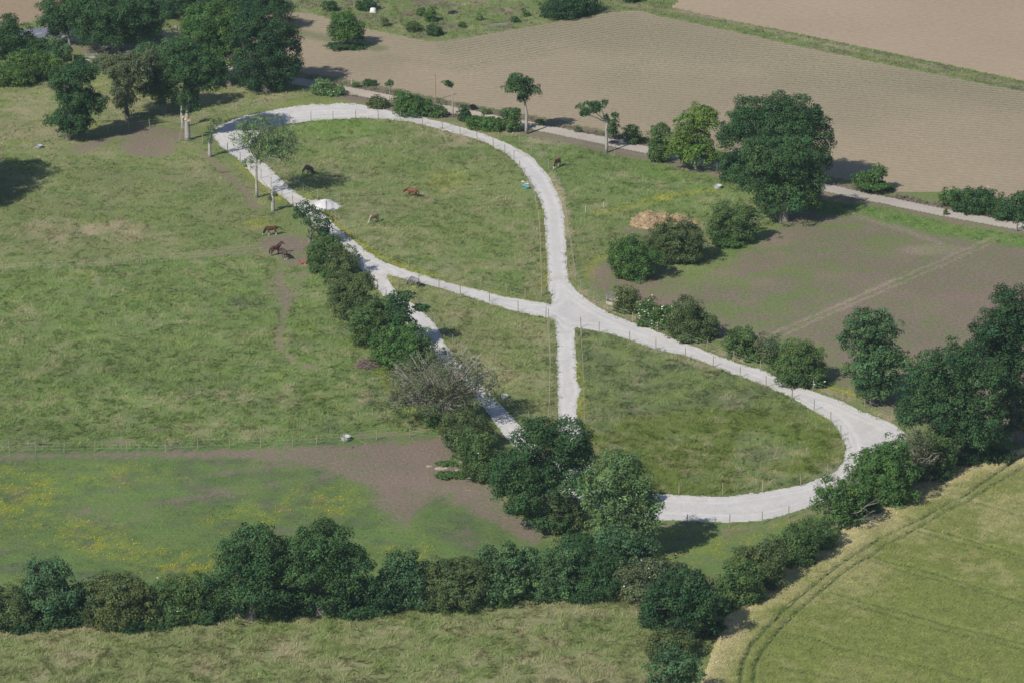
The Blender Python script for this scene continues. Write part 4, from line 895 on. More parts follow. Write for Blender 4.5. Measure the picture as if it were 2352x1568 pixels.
T(BUSH, 'low bush with white flowers below the tiny sapling', (868,248), [(868,236,20,11)], 'haw', group=G_LANE, flowers=12, clump=.6)
T(BUSH, 'leafy dome between track and lane left of the power pole', (945,264), [(925,226,18,14),(945,241,34,18),(975,241,14,14)], 'grn', group=G_LANE, flowers=5)
T(BUSH, 'low bush right below the power pole', (1006,268), [(1005,254,18,12)], 'hawg', group=G_LANE, clump=.6)
T(BUSH, 'upright bush right of the thin bare stem', (1062,278), [(1064,259,11,13),(1072,272,14,8)], 'oak', group=G_LANE, clump=.55)
T(BUSH, 'long low bush between the thin bare stem and the tallest bare trunked tree', (1122,298), [(1095,278,20,10),(1130,282,26,11),(1155,286,14,9)], 'grn', group=G_LANE, clump=.6)
T(BUSH, 'leafy bush touching the tallest bare trunked tree', (1180,302), [(1172,262,19,13),(1180,282,13,13)], 'hawg', group=G_LANE, clump=.6)
T(TREE, 'young tree with two heads beyond the lane right of the great oak pair', (2016,440), [(1985,411,22,17),(2016,401,18,18),(2005,425,30,9)], 'grn', group=G_LANE, trunk=.14, clump=.6)
T(BUSH, 'left bush of the dark hedge beyond the lane at the right', (2188,472), [(2184,447,21,15)], 'hawg', group=G_LANE)
T(BUSH, 'wide middle bush of the dark hedge beyond the lane at the right', (2242,487), [(2230,452,34,19),(2268,458,28,18)], 'oak', group=G_LANE)
T(BUSH, 'right bush of the dark hedge beyond the lane at the right', (2308,504), [(2308,478,30,17)], 'oak', group=G_LANE)
T(TREE, 'slim tree cut by the right edge beside the lane', (2336,532), [(2345,468,20,26),(2348,500,17,18)], 'oak', group=G_LANE, trunk=.14, clump=.65)
for i, (x, y, rx, ry, lab) in enumerate([(818,196,8,5,'small weed clump beyond the lane nearest the flower speckled bush'),(852,190,13,7,'ragged low shrub beyond the lane left of the tiny sapling'),(1085,246,8,5,'dark weed clump beyond the lane right of the thin bare stem'),(1118,258,9,5,'weed clump beyond the lane left of the tallest bare trunked tree'),
      (1240,282,9,6,'dark weed clump beyond the lane right of the tallest bare trunked tree'),(1327,298,7,6,'small dark bush beyond the lane left of the long limbed tree'),(1475,322,12,5,'low brown bush right of the small round bush beyond the lane'),(2040,432,14,4,'weedy strip right of the two headed young tree'),(2172,488,4,6,'tiny thorn bush on the near verge of the lane')]):
    T(BUSH, lab, (x, y+ry), [(x, y, rx, ry)], ('hawg', 'oak', 'haw')[i % 3], group=G_LANE, clump=.4, leaf=.2)
# scrub at the top
for x, y, rx, ry, lab, kcol in [(757,16,15,11,'round scrub bush nearest the lone field tree','oak'),(840,10,19,13,'wide scrub bush at the top edge left of the white tub','oak'),(885,52,9,9,'small thorn bush just below the white tub','haw'),
      (990,36,13,14,'upright scrub bush right of the small thorn bush','grn'),(968,28,9,8,'pale scrub bush left of the upright one','grn'),(998,70,15,12,'scrub bush at the field corner','oak'),(950,62,16,9,'brown green bramble patch in the scrub','haw'),(1100,40,7,8,'thin sapling in the middle of the scrub','pale'),
      (1182,46,9,6,'low dark scrub bush near the right clump','oak'),(1210,32,8,6,'little scrub bush beside the right clump','grn'),(785,40,10,6,'leafy tuft of scrub above the lone field tree','grn'),(1060,58,8,6,'lone scrub tuft above the headland','grn')]:
    T(BUSH, lab, (x, y+ry), [(x, y, rx, ry)], kcol, group=G_SC, clump=.5, leaf=.24)
T(BUSH, 'large dark clump of trees at the top edge of the scrub', (1298,42), [(1290,14,36,24),(1262,24,14,14)], 'oakd', group=G_SC, clump=1.0)
T(BUSH, 'right part of the dark clump at the top edge', (1345,30), [(1338,4,30,20)], 'oakd', group=G_SC, clump=1.0)
T(BUSH, 'dark bush at the top edge beside the farm track junction', (1452,4), [(1452,-8,18,12)], 'oakd', group=G_SC)
# dark bramble skirts that close the feet of the hedges are single low bushes
for x, y, rx, ry, lab, kc in [(70,1430,60,14,'low growth at the foot of the left ash in the foot hedge','oak'),(330,1425,70,13,'low growth under the brownish hawthorn in the foot hedge','oak'),(450,1418,50,12,'low growth left of the twin oaks in the foot hedge','oak'),
       (840,1398,60,12,'low growth right of the twin oaks in the foot hedge','oak'),(1000,1384,60,12,'low growth under the round bluish ash','oak'),(1120,1374,60,12,'low growth under the pointed pale green ash','grn'),(1300,1356,80,13,'low growth right of the pointed ash in the foot hedge','oak'),(1430,1344,50,12,'low growth at the right end of the foot hedge','oak'),
       (1660,1392,30,16,'low growth between corner oak and barley hedge','hawg'),(1640,1440,28,14,'low growth behind the corner oak','oak'),(1340,1240,50,18,'undergrowth between the large dark oak and the tall pale ash','oak'),(1200,1165,30,12,'undergrowth left under the large dark oak','grn'),(1980,1165,40,16,'undergrowth of the barley hedge below the large green bush','oak'),(2120,1090,60,16,'undergrowth of the barley hedge at the outermost bend','oak'),(2250,1045,70,18,'undergrowth under the great spreading oak','oakd'),
       (1492,742,26,7,'weedy growth below the two flowering elders','grn'),(1592,776,36,7,'weedy growth below the large hawthorn mound','hawg'),(1745,822,34,8,'weedy growth along the middle of the mid hedge','grn'),(1852,872,28,8,'weedy growth at the end of the mid hedge','hawg'),(1020,965,40,12,'weedy growth at the foot of the grey branched tree','grn'),(757,630,22,7,'weeds at the foot of the uppermost olive hawthorn','grn'),(1670,560,30,8,'weeds at the foot of the ragged hawthorn','grn'),(1038,1090,34,5,'green nettles below the palest rubble heap','grn'),(1030,1064,24,4,'green nettles behind the palest rubble heap','grn')]:
    T(BUSH, lab, (x, y+ry), [(x-rx*.45, y, rx*.55, ry), (x+rx*.45, y, rx*.55, ry)], kc, clump=.55, leaf=.24, trunk=.05)
print('trees', sum(1 for o in bpy.data.objects if o.type == 'EMPTY'), 'leaf quads', sum(len(o.data.polygons) for o in bpy.data.objects if o.type == 'MESH' and o.name.split('.')[0] in ('crown', 'foliage')))
# ---------------------------------------------------------------- fences (each run is one thing: posts and ropes)
def fence(label, pts, h=1.85, wires=(.5, .95, 1.4), dense=None, thick=.068, group='rope and post fences of the paddocks', rope=True, cat='fence', name='fence', every=None):
    g = [ground(x, y) for x, y in pts]; g = [(float(a), float(b)) for a, b in g]
    if every:
        o = []
        for a, b in zip(g[:-1], g[1:]):
            n = max(1, round(math.dist(a, b)/every))
            o += [(a[0]+(b[0]-a[0])*i/n, a[1]+(b[1]-a[1])*i/n) for i in range(n)]
        g = o+[g[-1]]
    root = empty(name, (g[0][0], g[0][1], 0), label, cat, group)
    first = None
    for i, (x, y) in enumerate(g):
        if i >= 100: break
        if first is None:
            mb = MB(); mb.tube([(0, 0, -.3), (0, 0, h*.5), (0, 0, h)], [thick, thick*.97, thick*.9], 7)
            first = mb.build('post', MAT['post'], root); o = first
        else:
            o = first.copy(); C.objects.link(o); o.parent = root
        o.location = (x-g[0][0], y-g[0][1], 0); o.rotation_euler = (R.uniform(-.04, .04), R.uniform(-.04, .04), R.uniform(0, 6)); o.scale = (1, 1, R.uniform(.94, 1.06))
    if rope:
        for wz in wires:
            mb = MB()
            for (a, b) in zip(g[:-1], g[1:]):
                p0 = Vector((a[0]-g[0][0], a[1]-g[0][1], wz*h/1.65)); p1 = Vector((b[0]-g[0][0], b[1]-g[0][1], wz*h/1.65))
                m = p0.lerp(p1, .5); m.z -= .03
                mb.tube([p0, m, p1], .010, 3, False)
            mb.build('rope', MAT['wire'], root)
    return root
fence('curved fence along the inside of the upper track loop', q(1,0,[(310,972),(478,948),(650,942),(828,935),(1007,932),(1177,943),(1352,982),(1509,1015),(1647,1060),(1780,1112),(1907,1160),(1999,1210),(2068,1250),(2115,1335),(2152,1400),(2188,1470)]))
fence('straight fence inside the upper loop beside the upright part of the track', q(2,1,[(242,205),(262,260),(280,325),(292,390),(303,460),(311,535),(315,620),(318,700),(321,785),(323,870),(325,960),(326,1052)]))
fence('fence above the middle path, with yellow flowers at its foot', [(1243,680)]+q(1,1,[(2157,1070),(2012,1028),(1813,980),(1623,930),(1426,860),(1245,822),(1112,770),(1018,722),(935,662),(833,590),(744,535),(670,460),(598,385)]))
fence('short fence round the chalk heap corner of the upper loop', q(1,1,[(598,385),(690,345),(706,312),(533,290),(418,243),(340,180),(270,120),(195,62),(120,0)]))
fence('low thin rope line across the upper paddock by the chestnut horse', q(1,1,[(706,312),(845,305),(1024,288),(1200,275),(1400,262),(1600,248),(1800,235),(1995,222),(2190,205)]), h=1.2, wires=(.9, 1.5), thick=.03)
fence('fence left of the white track down to the leaning oak', q(0,0,[(1430,1042),(1410,1110),(1588,1130),(1710,1172),(1783,1195),(1885,1272),(1965,1335),(2046,1400),(2125,1470),(2211,1535)])+q(1,1,[(337,335)]))
fence('fence on the hedge side of the left track leg', q(1,1,[(650,610),(725,690),(806,790),(877,870),(940,940),(1001,1010),(1068,1080),(1140,1160)]))
fence('fence below the middle path on the triangle side', q(1,1,[(1165,980),(1325,960),(1482,1000),(1650,1038),(1878,1095),(2102,1170),(2320,1225)]))
fence('fence on the right side of the middle triangle', [(1259,734),(1262,760)]+q(2,2,[(375,30),(380,110),(388,190),(391,270),(393,355),(392,440),(390,530),(387,630),(382,735)]))
fence('fence on the left side of the middle triangle', q(1,1,[(1165,980),(1237,1042),(1302,1110),(1372,1185),(1448,1270),(1520,1352),(1587,1430)])+q(1,2,[(1660,210),(1760,330),(1860,450),(1960,560),(2045,640),(2190,755)]))
fence('fence along the upper side of the large lower loop', q(2,1,[(634,1360),(776,1340),(1017,1410),(1222,1470),(1452,1535)])+q(2,2,[(1670,328),(1881,408),(2087,490),(2291,573)])+q(3,2,[(535,572),(705,668),(837,770),(915,872),(937,980)]))
fence('fence along the lower side of the large lower loop', q(3,2,[(937,980),(900,1083),(812,1175),(603,1262),(302,1310)])+q(2,2,[(2057,1308),(1746,1330),(1403,1327)]), rope=False)
fence('fence along the straight path on the left of the lower loop', q(2,2,[(634,20),(637,110),(642,200),(648,290),(652,380),(657,470),(660,570),(663,670),(668,770),(672,850),(690,960),(730,1060)]), rope=False)
fence('long outer fence right of the upper track from the lane to the crossing', q(2,0,[(152,1135),(247,1200),(323,1262),(381,1332),(434,1412)])+q(2,1,[(465,200),(492,270),(511,350),(519,440),(534,525),(544,600),(558,680),(577,830),(594,920),(638,1005)]))
fence('long outer fence from the crossing to the spreading oak', q(2,1,[(638,1005),(738,1100),(846,1180),(1040,1255),(1234,1330),(1430,1407)])+q(2,2,[(1622,205),(1832,285),(2040,360),(2242,430)])+q(3,2,[(487,435),(697,517),(932,590),(1101,655),(1315,755),(1490,850)]))
fence('fence along the outer bottom edge of the lower loop', q(2,3,[(1155,235),(1465,345),(1797,345),(2056,320),(2262,275)])+q(3,2,[(730,1440)]), wires=(1.0,))
fence('thin fence between the lane and the paddock with the muck heap', q(2,0,[(152,1135),(430,1160),(620,1150),(900,1210),(1300,1275),(1700,1362),(1860,1395)]), wires=(.6, 1.3), thick=.035, every=9)
fence('fence between the upper left paddock and the tussocky one', q(0,1,[(-190,890),(27,872),(230,855),(444,850),(670,838),(890,825),(1107,812),(1312,790),(1540,765),(1750,745),(1962,725)])+q(1,1,[(210,700),(410,690)]))
fence('fence along the bare brown edge of the buttercup paddock', q(0,2,[(-170,1008),(75,1003),(280,1000),(503,998),(746,990),(998,988),(1303,992),(1553,973),(1800,965),(2047,960)])+q(1,2,[(86,960),(335,950),(522,940),(738,925),(994,898),(1253,878),(1492,898)]))
fence('fence behind the round grey trough and the notched oak', q(0,0,[(-140,1260),(18,1230),(163,1200),(302,1132),(447,1105),(515,1102),(690,1092),(850,1060),(1010,1030),(1175,1007),(1375,985),(1430,1042)]))
fence('fence along the grass bank above the track curve', q(0,0,[(1375,985),(1577,938),(1718,908),(1857,885),(2117,835),(2247,795)])+q(1,0,[(285,795),(420,768),(560,740)]))
fence('small wire gap with thick posts in the brambles', q(0,0,[(490,520),(575,495),(630,460)]), h=1.4, wires=(1.4,), thick=.1)
# power poles and marker posts
def pole(label, x, y, h, thick=.13, mat='post', name='power_pole', cat='pole', group=None, z0=-.3):
    gx, gy = ground(x, y); root = empty(name, (float(gx), float(gy), 0), label, cat, group)
    mb = MB(); mb.tube([(0, 0, z0), (0, 0, h*.5), (0, 0, h)], [thick, thick*.85, thick*.72], 8); mb.build('shaft', MAT[mat], root)
    return root
h1 = (231-171)/(scale_at(231)*.955)
p1 = pole('wooden power pole standing beyond the lane in the drilled field edge', 1000, 231, h1); mb = MB(); mb.box((0, 0, h1-.35), (.9, .08, .08)); mb.build('crossarm', MAT['post'], p1)
p2 = pole('wooden power pole half hidden behind the long limbed bare trunked tree', 1404, 318, 5.9); mb = MB(); mb.box((0, 0, 5.6), (.9, .08, .08)); mb.build('crossarm', MAT['post'], p2)
for x, y, h, l in ((1344.7,487.8,1.0,'left white stake in the grass near the muck heap'),(1386,479.5,1.1,'right white stake in the grass near the muck heap'),(807,194,.9,'short white marker post beyond the lane'),(2268.5,443,1.3,'white marker post in the dark hedge beyond the lane'),
                    (92,1447,1.0,'pale stake at the foot of the left ash in the bottom hedge'),(871,1394,1.3,'pale stake at the foot of the hedge beside the taller twin oak'),(1461,1363,1.3,'pale stake at the hedge corner above the rounded oak')):
    root = pole(l, x, y, h, .045, 'white' if 'white' in l else 'post', 'marker_post', 'post')
    mb = MB(); mb.lathe([(.0, .06), (.05, .04), (.055, 0), (.055, -.05)], 8, (0, 0, h)); mb.build('cap', MAT['white' if 'white' in l else 'post'], root)

# ---------------------------------------------------------------- troughs and feeders
def mat_flat(n, c, r=.6, m=0.0): return mat_plain(n, c, r, .12, 2, m)
MAT['tub_grey'] = mat_flat('grey_trough', (.36, .38, .39)); MAT['tub_white'] = mat_flat('pale_trough', (.47, .49, .49)); MAT['tub_green'] = mat_flat('turquoise_trough', (.10, .42, .40))
MAT['concrete'] = mat_flat('beige_panel', (.50, .45, .37), .8); MAT['water'] = mat_plain('trough_water', (.02, .03, .035), .08, .05, 1)
def trough(label, x, y, dia, h, mat, oval=1.0, rz=0.0, fill=.55, tilt=(0, 0), group='round water troughs'):
    gx, gy = ground(x, y); root = empty('water_trough', (float(gx), float(gy), .02), label, 'trough', group, rz)
    root.rotation_euler = (tilt[0], tilt[1], rz); root.scale = (1, oval, 1)
    r0 = dia/2; mb = MB()
    mb.lathe([(.02, .02), (r0*.86, .02), (r0*.90, h*.1), (r0*.97, h*.85)], 32)
    mb.lathe([(r0*.93, h*.85), (r0*.86, h*.12), (.02, h*.08)], 32); mb.build('tub', MAT[mat], root, smooth=True)
    mb = MB(); mb.lathe([(r0*.97, h*.85), (r0*1.02, h*.92), (r0, h), (r0*.96, h), (r0*.93, h*.85)], 32); mb.build('rim', MAT[mat], root, smooth=True)
    mb = MB(); n = 28; rw = r0*(.86+.07*fill)
    mb.add([(math.cos(2*math.pi*k/n)*rw, math.sin(2*math.pi*k/n)*rw, h*fill) for k in range(n)], [tuple(range(n))]); mb.build('water_surface', MAT['water'], root)
    return root
trough('round grey water trough below the notched oak at the left', 89, 341, 1.45, .58, 'tub_grey', fill=.3, group=None)
trough('pale round water trough in the green paddock beside the great oak pair', 1648.8, 434, 1.45, .66, 'tub_white', fill=.4, group=None)
trough('grey trough behind the turquoise one at the edge of the upper loop', *q(2,1,[(202,190)])[0], 1.15, .5, 'tub_white', group=None)
trough('turquoise bowl shaped trough at the edge of the upper loop', *q(2,1,[(206,207)])[0], 1.25, .42, 'tub_green', fill=.35, group=None)
tt = trough('pale round trough behind the rope fence of the buttercup paddock', 794, 1010, 1.5, .62, 'tub_white', fill=.3, group=None)
mb = MB(); mb.box((.62, .1, .62), (.35, .3, .1)); mb.build('float_cover', MAT['tub_white'], tt)
trough('small pale trough at the edge of the grey branched tree in the triangle', 1160, 914, 1.15, .5, 'tub_white', group=None)
def feeder(label, x, y, dia, rz=0.):
    gx, gy = ground(x, y); root = empty('ring_feeder', (float(gx), float(gy), .02), label, 'feeder', 'hay ring feeders', rz)
    r0 = dia/2; mb = MB(); mb.lathe([(r0*.985, 0), (r0, 0), (r0, .55), (r0*.985, .55), (r0*.985, 0)], 40); mb.build('base_panel', MAT['concrete'], root)
    mb = MB(); pr = [(r0*math.cos(2*math.pi*k/40), r0*math.sin(2*math.pi*k/40), 1.02) for k in range(41)]; mb.tube(pr, .03, 5, False); mb.build('middle_rail', MAT['galv'], root)
    n = 14; first = None
    for k in range(n):
        a = 2*math.pi*k/n; mb = MB()
        hw = .16; pts = [(r0, -hw, .5), (r0, -hw, 1.35), (r0, -hw*.6, 1.5), (r0, 0, 1.56), (r0, hw*.6, 1.5), (r0, hw, 1.35), (r0, hw, .5)]
        if first is None:
            mb.tube(pts, .025, 5); first = mb.build('hoop', MAT['galv'], root); o = first
        else:
            o = first.copy(); C.objects.link(o); o.parent = root
        o.rotation_euler = (0, 0, a)
    return root
feeder('ring feeder with beige base standing below the shaded trees at the left', 210, 140, 2.35)
feeder('ring feeder half hidden behind the brownish hawthorn at the crossing', 1407, 697, 2.1, .3)

# ---------------------------------------------------------------- heaps
def heap(name, label, cat, x, y, rx, ry, h, mat, peaks, colf, seed=1, n=60, rough_=.12, kind=None):
    gx, gy = ground(x, y); gx, gy = float(gx), float(gy)
    u = np.linspace(-1.15, 1.15, n); U, V_ = np.meshgrid(u, u); X = U*rx; Y = V_*ry
    Z = np.zeros_like(X)
    for (px, py, pr, ph) in peaks:
        d = np.hypot((U-px)/pr, (V_-py)/pr); Z = np.maximum(Z, ph*np.clip(1-d, 0, 1)**.85)
    nn = fbm(X+gx, Y+gy, .9, 200+seed, 4, .65); rimn = fbm(X+gx, Y+gy, 1.5, 210+seed, 2)
    Z = Z*h*(.85+.3*nn)+rough_*(nn-.5)*(Z > .02)
    Z = Z-.12-.1*rimn*(Z < .1)
    col = colf(nn, Z, X+gx, Y+gy)
    me = np_mesh(name, np.stack([X, Y, Z], -1).reshape(-1, 3), grid_faces(n, n), col.reshape(-1, 3), True)
    o = link(name, me, MAT[mat], None, (gx, gy, 0)); tag(o, label, cat); return o
def straw_c(nn, Z, X, Y):
    a = fbm(X, Y, .5, 230, 3, .7)[..., None]; b_ = fbm(X, Y, 2.6, 231, 2)[..., None]
    c = np.array((.43, .32, .20))*(.6+.8*a); return c*(1-.5*b_)+np.array((.24, .16, .10))*.5*b_
heap('muck_heap', 'long mound of orange brown straw and muck beside the brown paddock', 'muck heap', 1524, 513, 6.4, 6.6, 2.3, 'straw', [(-.42, 0, .52, 1.0), (0, .05, .55, .78), (.35, 0, .5, .72), (.62, -.05, .38, .45), (-.7, -.1, .3, .3)], straw_c, 3, 90, .5)
mb = MB(); r = np.random.default_rng(12); gx, gy = ground(1524, 513); hp = bpy.data.objects['muck_heap']
hz = {}
co = np.zeros(len(hp.data.vertices)*3, np.float32); hp.data.vertices.foreach_get('co', co); co = co.reshape(-1, 3); co = co[co[:, 2] > .02]
for p in co[r.integers(0, len(co), 2600)]:
    d = r.normal(size=3)*.28; d[2] = abs(d[2])*.5; w_ = r.normal(size=3)*.04
    p = p+r.normal(size=3)*.12*np.array([1, 1, .2])
    mb.add([p-w_, p+w_, p+d], [(0, 1, 2)])
MAT['straw_dry'] = mat_plain('loose_straw', (.48, .37, .22), .9, .35, 5)
mb.build('loose_straw', MAT['straw_dry'], hp)
ch = lambda nn, Z, X, Y: np.array((.66, .65, .66))*(.9+.2*fbm(X, Y, .6, 240, 3))[..., None]
heap('chalk_heap', 'white heap of crushed chalk spilling onto the left leg of the track', 'chalk heap', 753, 472, 3.0, 4.0, 1.35, 'track', [(-.15, 0, .8, 1.0), (.35, -.05, .6, .42), (-.6, .1, .4, .2)], ch, 5, 60, .15)
heap('chalk_heap', 'small white chalk lump in the grass above the two troughs', 'chalk heap', *q(2,1,[(178,152)])[0], .75, .7, .35, 'track', [(0, 0, .9, 1)], ch, 6, 24, .05)
heap('chalk_heap', 'smaller white chalk lump right above the grey trough', 'chalk heap', *q(2,1,[(213,153)])[0], .5, .5, .25, 'track', [(0, 0, .9, 1)], ch, 7, 20, .05)
rub = lambda nn, Z, X, Y: np.array((.40, .32, .26))*(.7+.6*fbm(X, Y, .35, 250, 3))[..., None]
for x, y, rx, ry, h, l in ((1015,1075,1.3,1.0,.45,'palest rubble heap at the bare corner below the rope fence'),(1058,1080,1.35,1.0,.4,'orange rubble heap right of the palest one'),(986,1070,.7,.8,.3,'flat spread rubble patch left of the palest heap'),(1066,1062,1.2,1.5,.5,'rubble heap partly under the hawthorn at the bare corner')):
    heap('rubble_heap', l, 'rubble heap', x, y, rx, ry, h, 'straw', [(-.2, 0, .8, 1.0), (.4, .1, .5, .7)], rub, int(x) % 7, 30, .15)
# brush pile
gx, gy = ground(842, 842); root = empty('brush_pile', (float(gx), float(gy), 0), 'round pile of grey and reddish cut branches left of the hedge', 'brush pile')
for nm, cnt, mt, rr_ in (('branches', 420, 'twig', .03), ('pale_branches', 110, 'bark_dead', .035)):
    mb = MB(); r = np.random.default_rng(33+cnt)
    for _ in range(cnt):
        a = r.uniform(0, 6.28); d = math.sqrt(r.random())*1.5; z = 1.25*(1-(d/1.6)**2)*r.uniform(.15, 1.05)+.05
        p = Vector((math.cos(a)*d*1.1, math.sin(a)*d, z)); dr = Vector((r.normal(), r.normal(), r.normal()*.35)).normalized()*r.uniform(.4, 1.0)
        mb.tube([p-dr, p+Vector(r.normal(size=3))*.1, p+dr], [rr_, rr_*.8, .01], 3, False)
    mb.build(nm, MAT[mt], root)
# loose wood
def stick(name, label, x, y, segs, rad, mat, cat='branch'):
    gx, gy = ground(x, y); mb = MB()
    for s in segs: mb.tube(s, [rad]+[rad*.8]*(len(s)-2)+[rad*.5], 5)
    tag(mb.build(name, MAT[mat], None, (float(gx), float(gy), .03)), label, cat)
stick('wooden_stake', 'pale stake lying on bare soil right of the pale trough', 835, 1017, [[(-.45, .7, .06), (.0, 0, .1), (.45, -.7, .06)]], .05, 'post', 'stake')
stick('branch', 'short dark stick on the bare soil below the rope fence', 810, 1027, [[(-.15, -.4, .05), (0, 0, .08), (.15, .4, .05)]], .07, 'bark', 'branch')
stick('branch', 'forked pale branch lying below the rubble heaps', 1082, 1103, [[(-1, -.6, .05), (0, 0, .15), (.9, .3, .08)], [(0, 0, .12), (-.3, 1.1, .3)]], .06, 'bark_dead')
stick('branch', 'small pale stick on the bare soil below the forked branch', 1077, 1127, [[(-.4, .1, .05), (0, 0, .1), (.4, -.2, .05)]], .05, 'bark_dead')
stick('branch', 'bleached bent branch in the grass left of the notched oak', 123, 240, [[(-1.3, .6, .25), (0, .4, .4), (.8, -.1, .3), (1.3, -.9, .1)]], .05, 'bark_dead')
stick('branch', 'old bundle of brown sticks in the grass left of the sparse open oak', 519, 397, [[(-1, 0, .1), (0, .1, .25), (1, -.1, .1)], [(-.7, .4, .1), (.2, .2, .2), (1, .5, .1)], [(-.8, -.5, .1), (.6, -.2, .25)]], .07, 'twig')
stick('branch', 'dead branch tangle at the foot of the ragged hawthorn', 1742, 522, [[(-2, -.4, .2), (-.5, 0, 1.0), (1, .6, 1.6)], [(-.5, 0, 1), (.6, -.6, 1.2)], [(-1.2, -.3, .5), (-.6, .8, 1.6)]], .06, 'bark_dead')
stick('branch', 'long rusty beam lying in the scrub near the dark plastic sheets', 1020, 15, [[(-2.6, .2, .4), (0, 0, .7), (2.4, -.2, .3)], [(-1, 0, .5), (-.9, -.6, 1.3)], [(.9, 0, .5), (1.0, .5, 1.2)]], .09, 'twig', 'beam')
stick('branch', 'pale planks in the scrub along the headland', 1150, 60, [[(-2.2, -.6, .15), (0, 0, .3), (2.2, .5, .2)], [(-1.5, .4, .2), (1.4, .9, .3)], [(-1.8, -1, .1), (1.2, -.2, .2)]], .09, 'bark_dead', 'planks')
# things left in the scrub
gx, gy = ground(857, 29); root = empty('plastic_tub', (float(gx), float(gy), 0), 'white plastic tub lying in the scrub', 'tub')
mb = MB(); mb.lathe([(.02, .95), (.45, .95), (.62, .75), (.66, 0)], 20); mb.build('body', MAT['white'], root, smooth=True)
mb = MB(); mb.lathe([(.66, .02), (.76, .0), (.76, .10), (.66, .12)], 20); mb.build('rim', MAT['white'], root)
for x, y, rx, ry, h, l in ((1039,31,1.3,1.5,.8,'large crumpled black plastic sheet in the scrub'),(1056,20.5,.8,1.0,.4,'smaller black plastic sheet right of the large one'),(1201,23,.7,.8,.35,'black plastic scrap near the dark tree clump'),(1240,38.5,1.0,1.0,.4,'black plastic strip at the foot of the dark tree clump')):
    heap('plastic_sheet', l, 'plastic sheet', x, y, rx, ry, h, 'black', [(0, 0, .9, 1), (.5, .2, .4, .8), (-.5, .1, .35, .6)], lambda nn, Z, X, Y: np.zeros(Z.shape+(3,)), int(x) % 9, 26, .5)
gx, gy = ground(1619, 706-122); 
# manhole on the lane
gx, gy = ground(1410, 328); root = empty('drain_cover', (float(gx), float(gy), .07), 'rusty round drain cover in the pale lane', 'drain cover'); mb = MB(); mb.lathe([(.02, .05), (.75, .05), (.8, .0)], 20); mb.build('lid', MAT['twig'], root); mb = MB(); mb.lathe([(.8, .0), (.82, .06), (.98, .05), (1.0, -.02)], 20); mb.build('frame', MAT['bark_dead'], root)

# ---------------------------------------------------------------- horses
def mat_hide():
    m, nt, b = mat_new('hide'); at = N(nt, 'ShaderNodeAttribute', attribute_name='Col')
    nt.links.new(at.outputs['Color'], b.inputs['Base Color']); b.inputs['Roughness'].default_value = .55; b.inputs['Specular IOR Level'].default_value = .35
    return m
MAT['hide'] = mat_hide()
def skin(name, chains, sub=2, voxel=.032):
    """tapering tubes with round ends, fused into one continuous skin; a chain may start at ('j', index) of an earlier point"""
    V = []; Rr = []; mb = MB()
    for ch in chains:
        pts = []; rr = []
        for p in ch:
            if p[0] == 'j':
                pts.append(Vector(V[p[1]])); r0 = Rr[p[1]]; rr.append((min(r0[0], .13), min(r0[1], .13))); continue
            V.append(p[:3]); r_ = (p[3], p[3]) if len(p) == 4 else (p[3], p[4]); Rr.append(r_)
            pts.append(Vector(p[:3])); rr.append(r_)
        # subdivide smoothly
        P2 = []; R2 = []
        for k in range(len(pts)-1):
            p0, p1, p2, p3 = pts[max(k-1, 0)], pts[k], pts[k+1], pts[min(k+2, len(pts)-1)]
            for t in (0, .25, .5, .75):
                P2.append(.5*((2*p1)+(p2-p0)*t+(2*p0-5*p1+4*p2-p3)*t*t+(3*p1-p0-3*p2+p3)*t**3))
                R2.append((rr[k][0]*(1-t)+rr[k+1][0]*t, rr[k][1]*(1-t)+rr[k+1][1]*t))
        P2.append(pts[-1]); R2.append(rr[-1])
        d0 = (P2[1]-P2[0]).normalized(); d1 = (P2[-1]-P2[-2]).normalized()
        for sgn, end, dd in ((-1, 0, d0), (1, -1, d1)):
            rad = R2[end]; base = P2[end]; ex = [(base+dd*sgn*rad[1]*math.sin(a), (rad[0]*math.cos(a), rad[1]*math.cos(a))) for a in (.5, 1.0, 1.4)]
            if sgn < 0: P2 = [e[0] for e in ex[::-1]]+P2; R2 = [e[1] for e in ex[::-1]]+R2
            else: P2 = P2+[e[0] for e in ex]; R2 = R2+[e[1] for e in ex]
        n = 14; vs = []; fs = []
        for k, p in enumerate(P2):
            d = (P2[min(k+1, len(P2)-1)]-P2[max(k-1, 0)]).normalized()
            a = d.cross(Vector((0, 0, 1)))
            a = a.normalized() if a.length > .25 else Vector((0, -1, 0)); a = (a-d*a.dot(d)).normalized(); b_ = a.cross(d)
            vs += [p+a*math.cos(2*math.pi*q_/n)*R2[k][0]+b_*math.sin(2*math.pi*q_/n)*R2[k][1] for q_ in range(n)]
        for k in range(len(P2)-1):
            for q_ in range(n): fs.append((k*n+q_, k*n+(q_+1) % n, (k+1)*n+(q_+1) % n, (k+1)*n+q_))
        fs.append(tuple(range(n))[::-1]); fs.append(tuple((len(P2)-1)*n+q_ for q_ in range(n)))
        mb.add(vs, fs)
    me = bpy.data.meshes.new(name); me.from_pydata(mb.v, [], mb.f); ob = bpy.data.objects.new(name, me); C.objects.link(ob)
    rm = ob.modifiers.new('r', 'REMESH'); rm.mode = 'VOXEL'; rm.voxel_size = voxel
    sm = ob.modifiers.new('s', 'SMOOTH'); sm.factor = .5; sm.iterations = 5
    bpy.context.view_layer.update()
    ev = ob.evaluated_get(bpy.context.evaluated_depsgraph_get()); out = bpy.data.meshes.new_from_object(ev)
    out.name = name; bpy.data.objects.remove(ob); out.polygons.foreach_set('use_smooth', [True]*len(out.polygons))
    return out
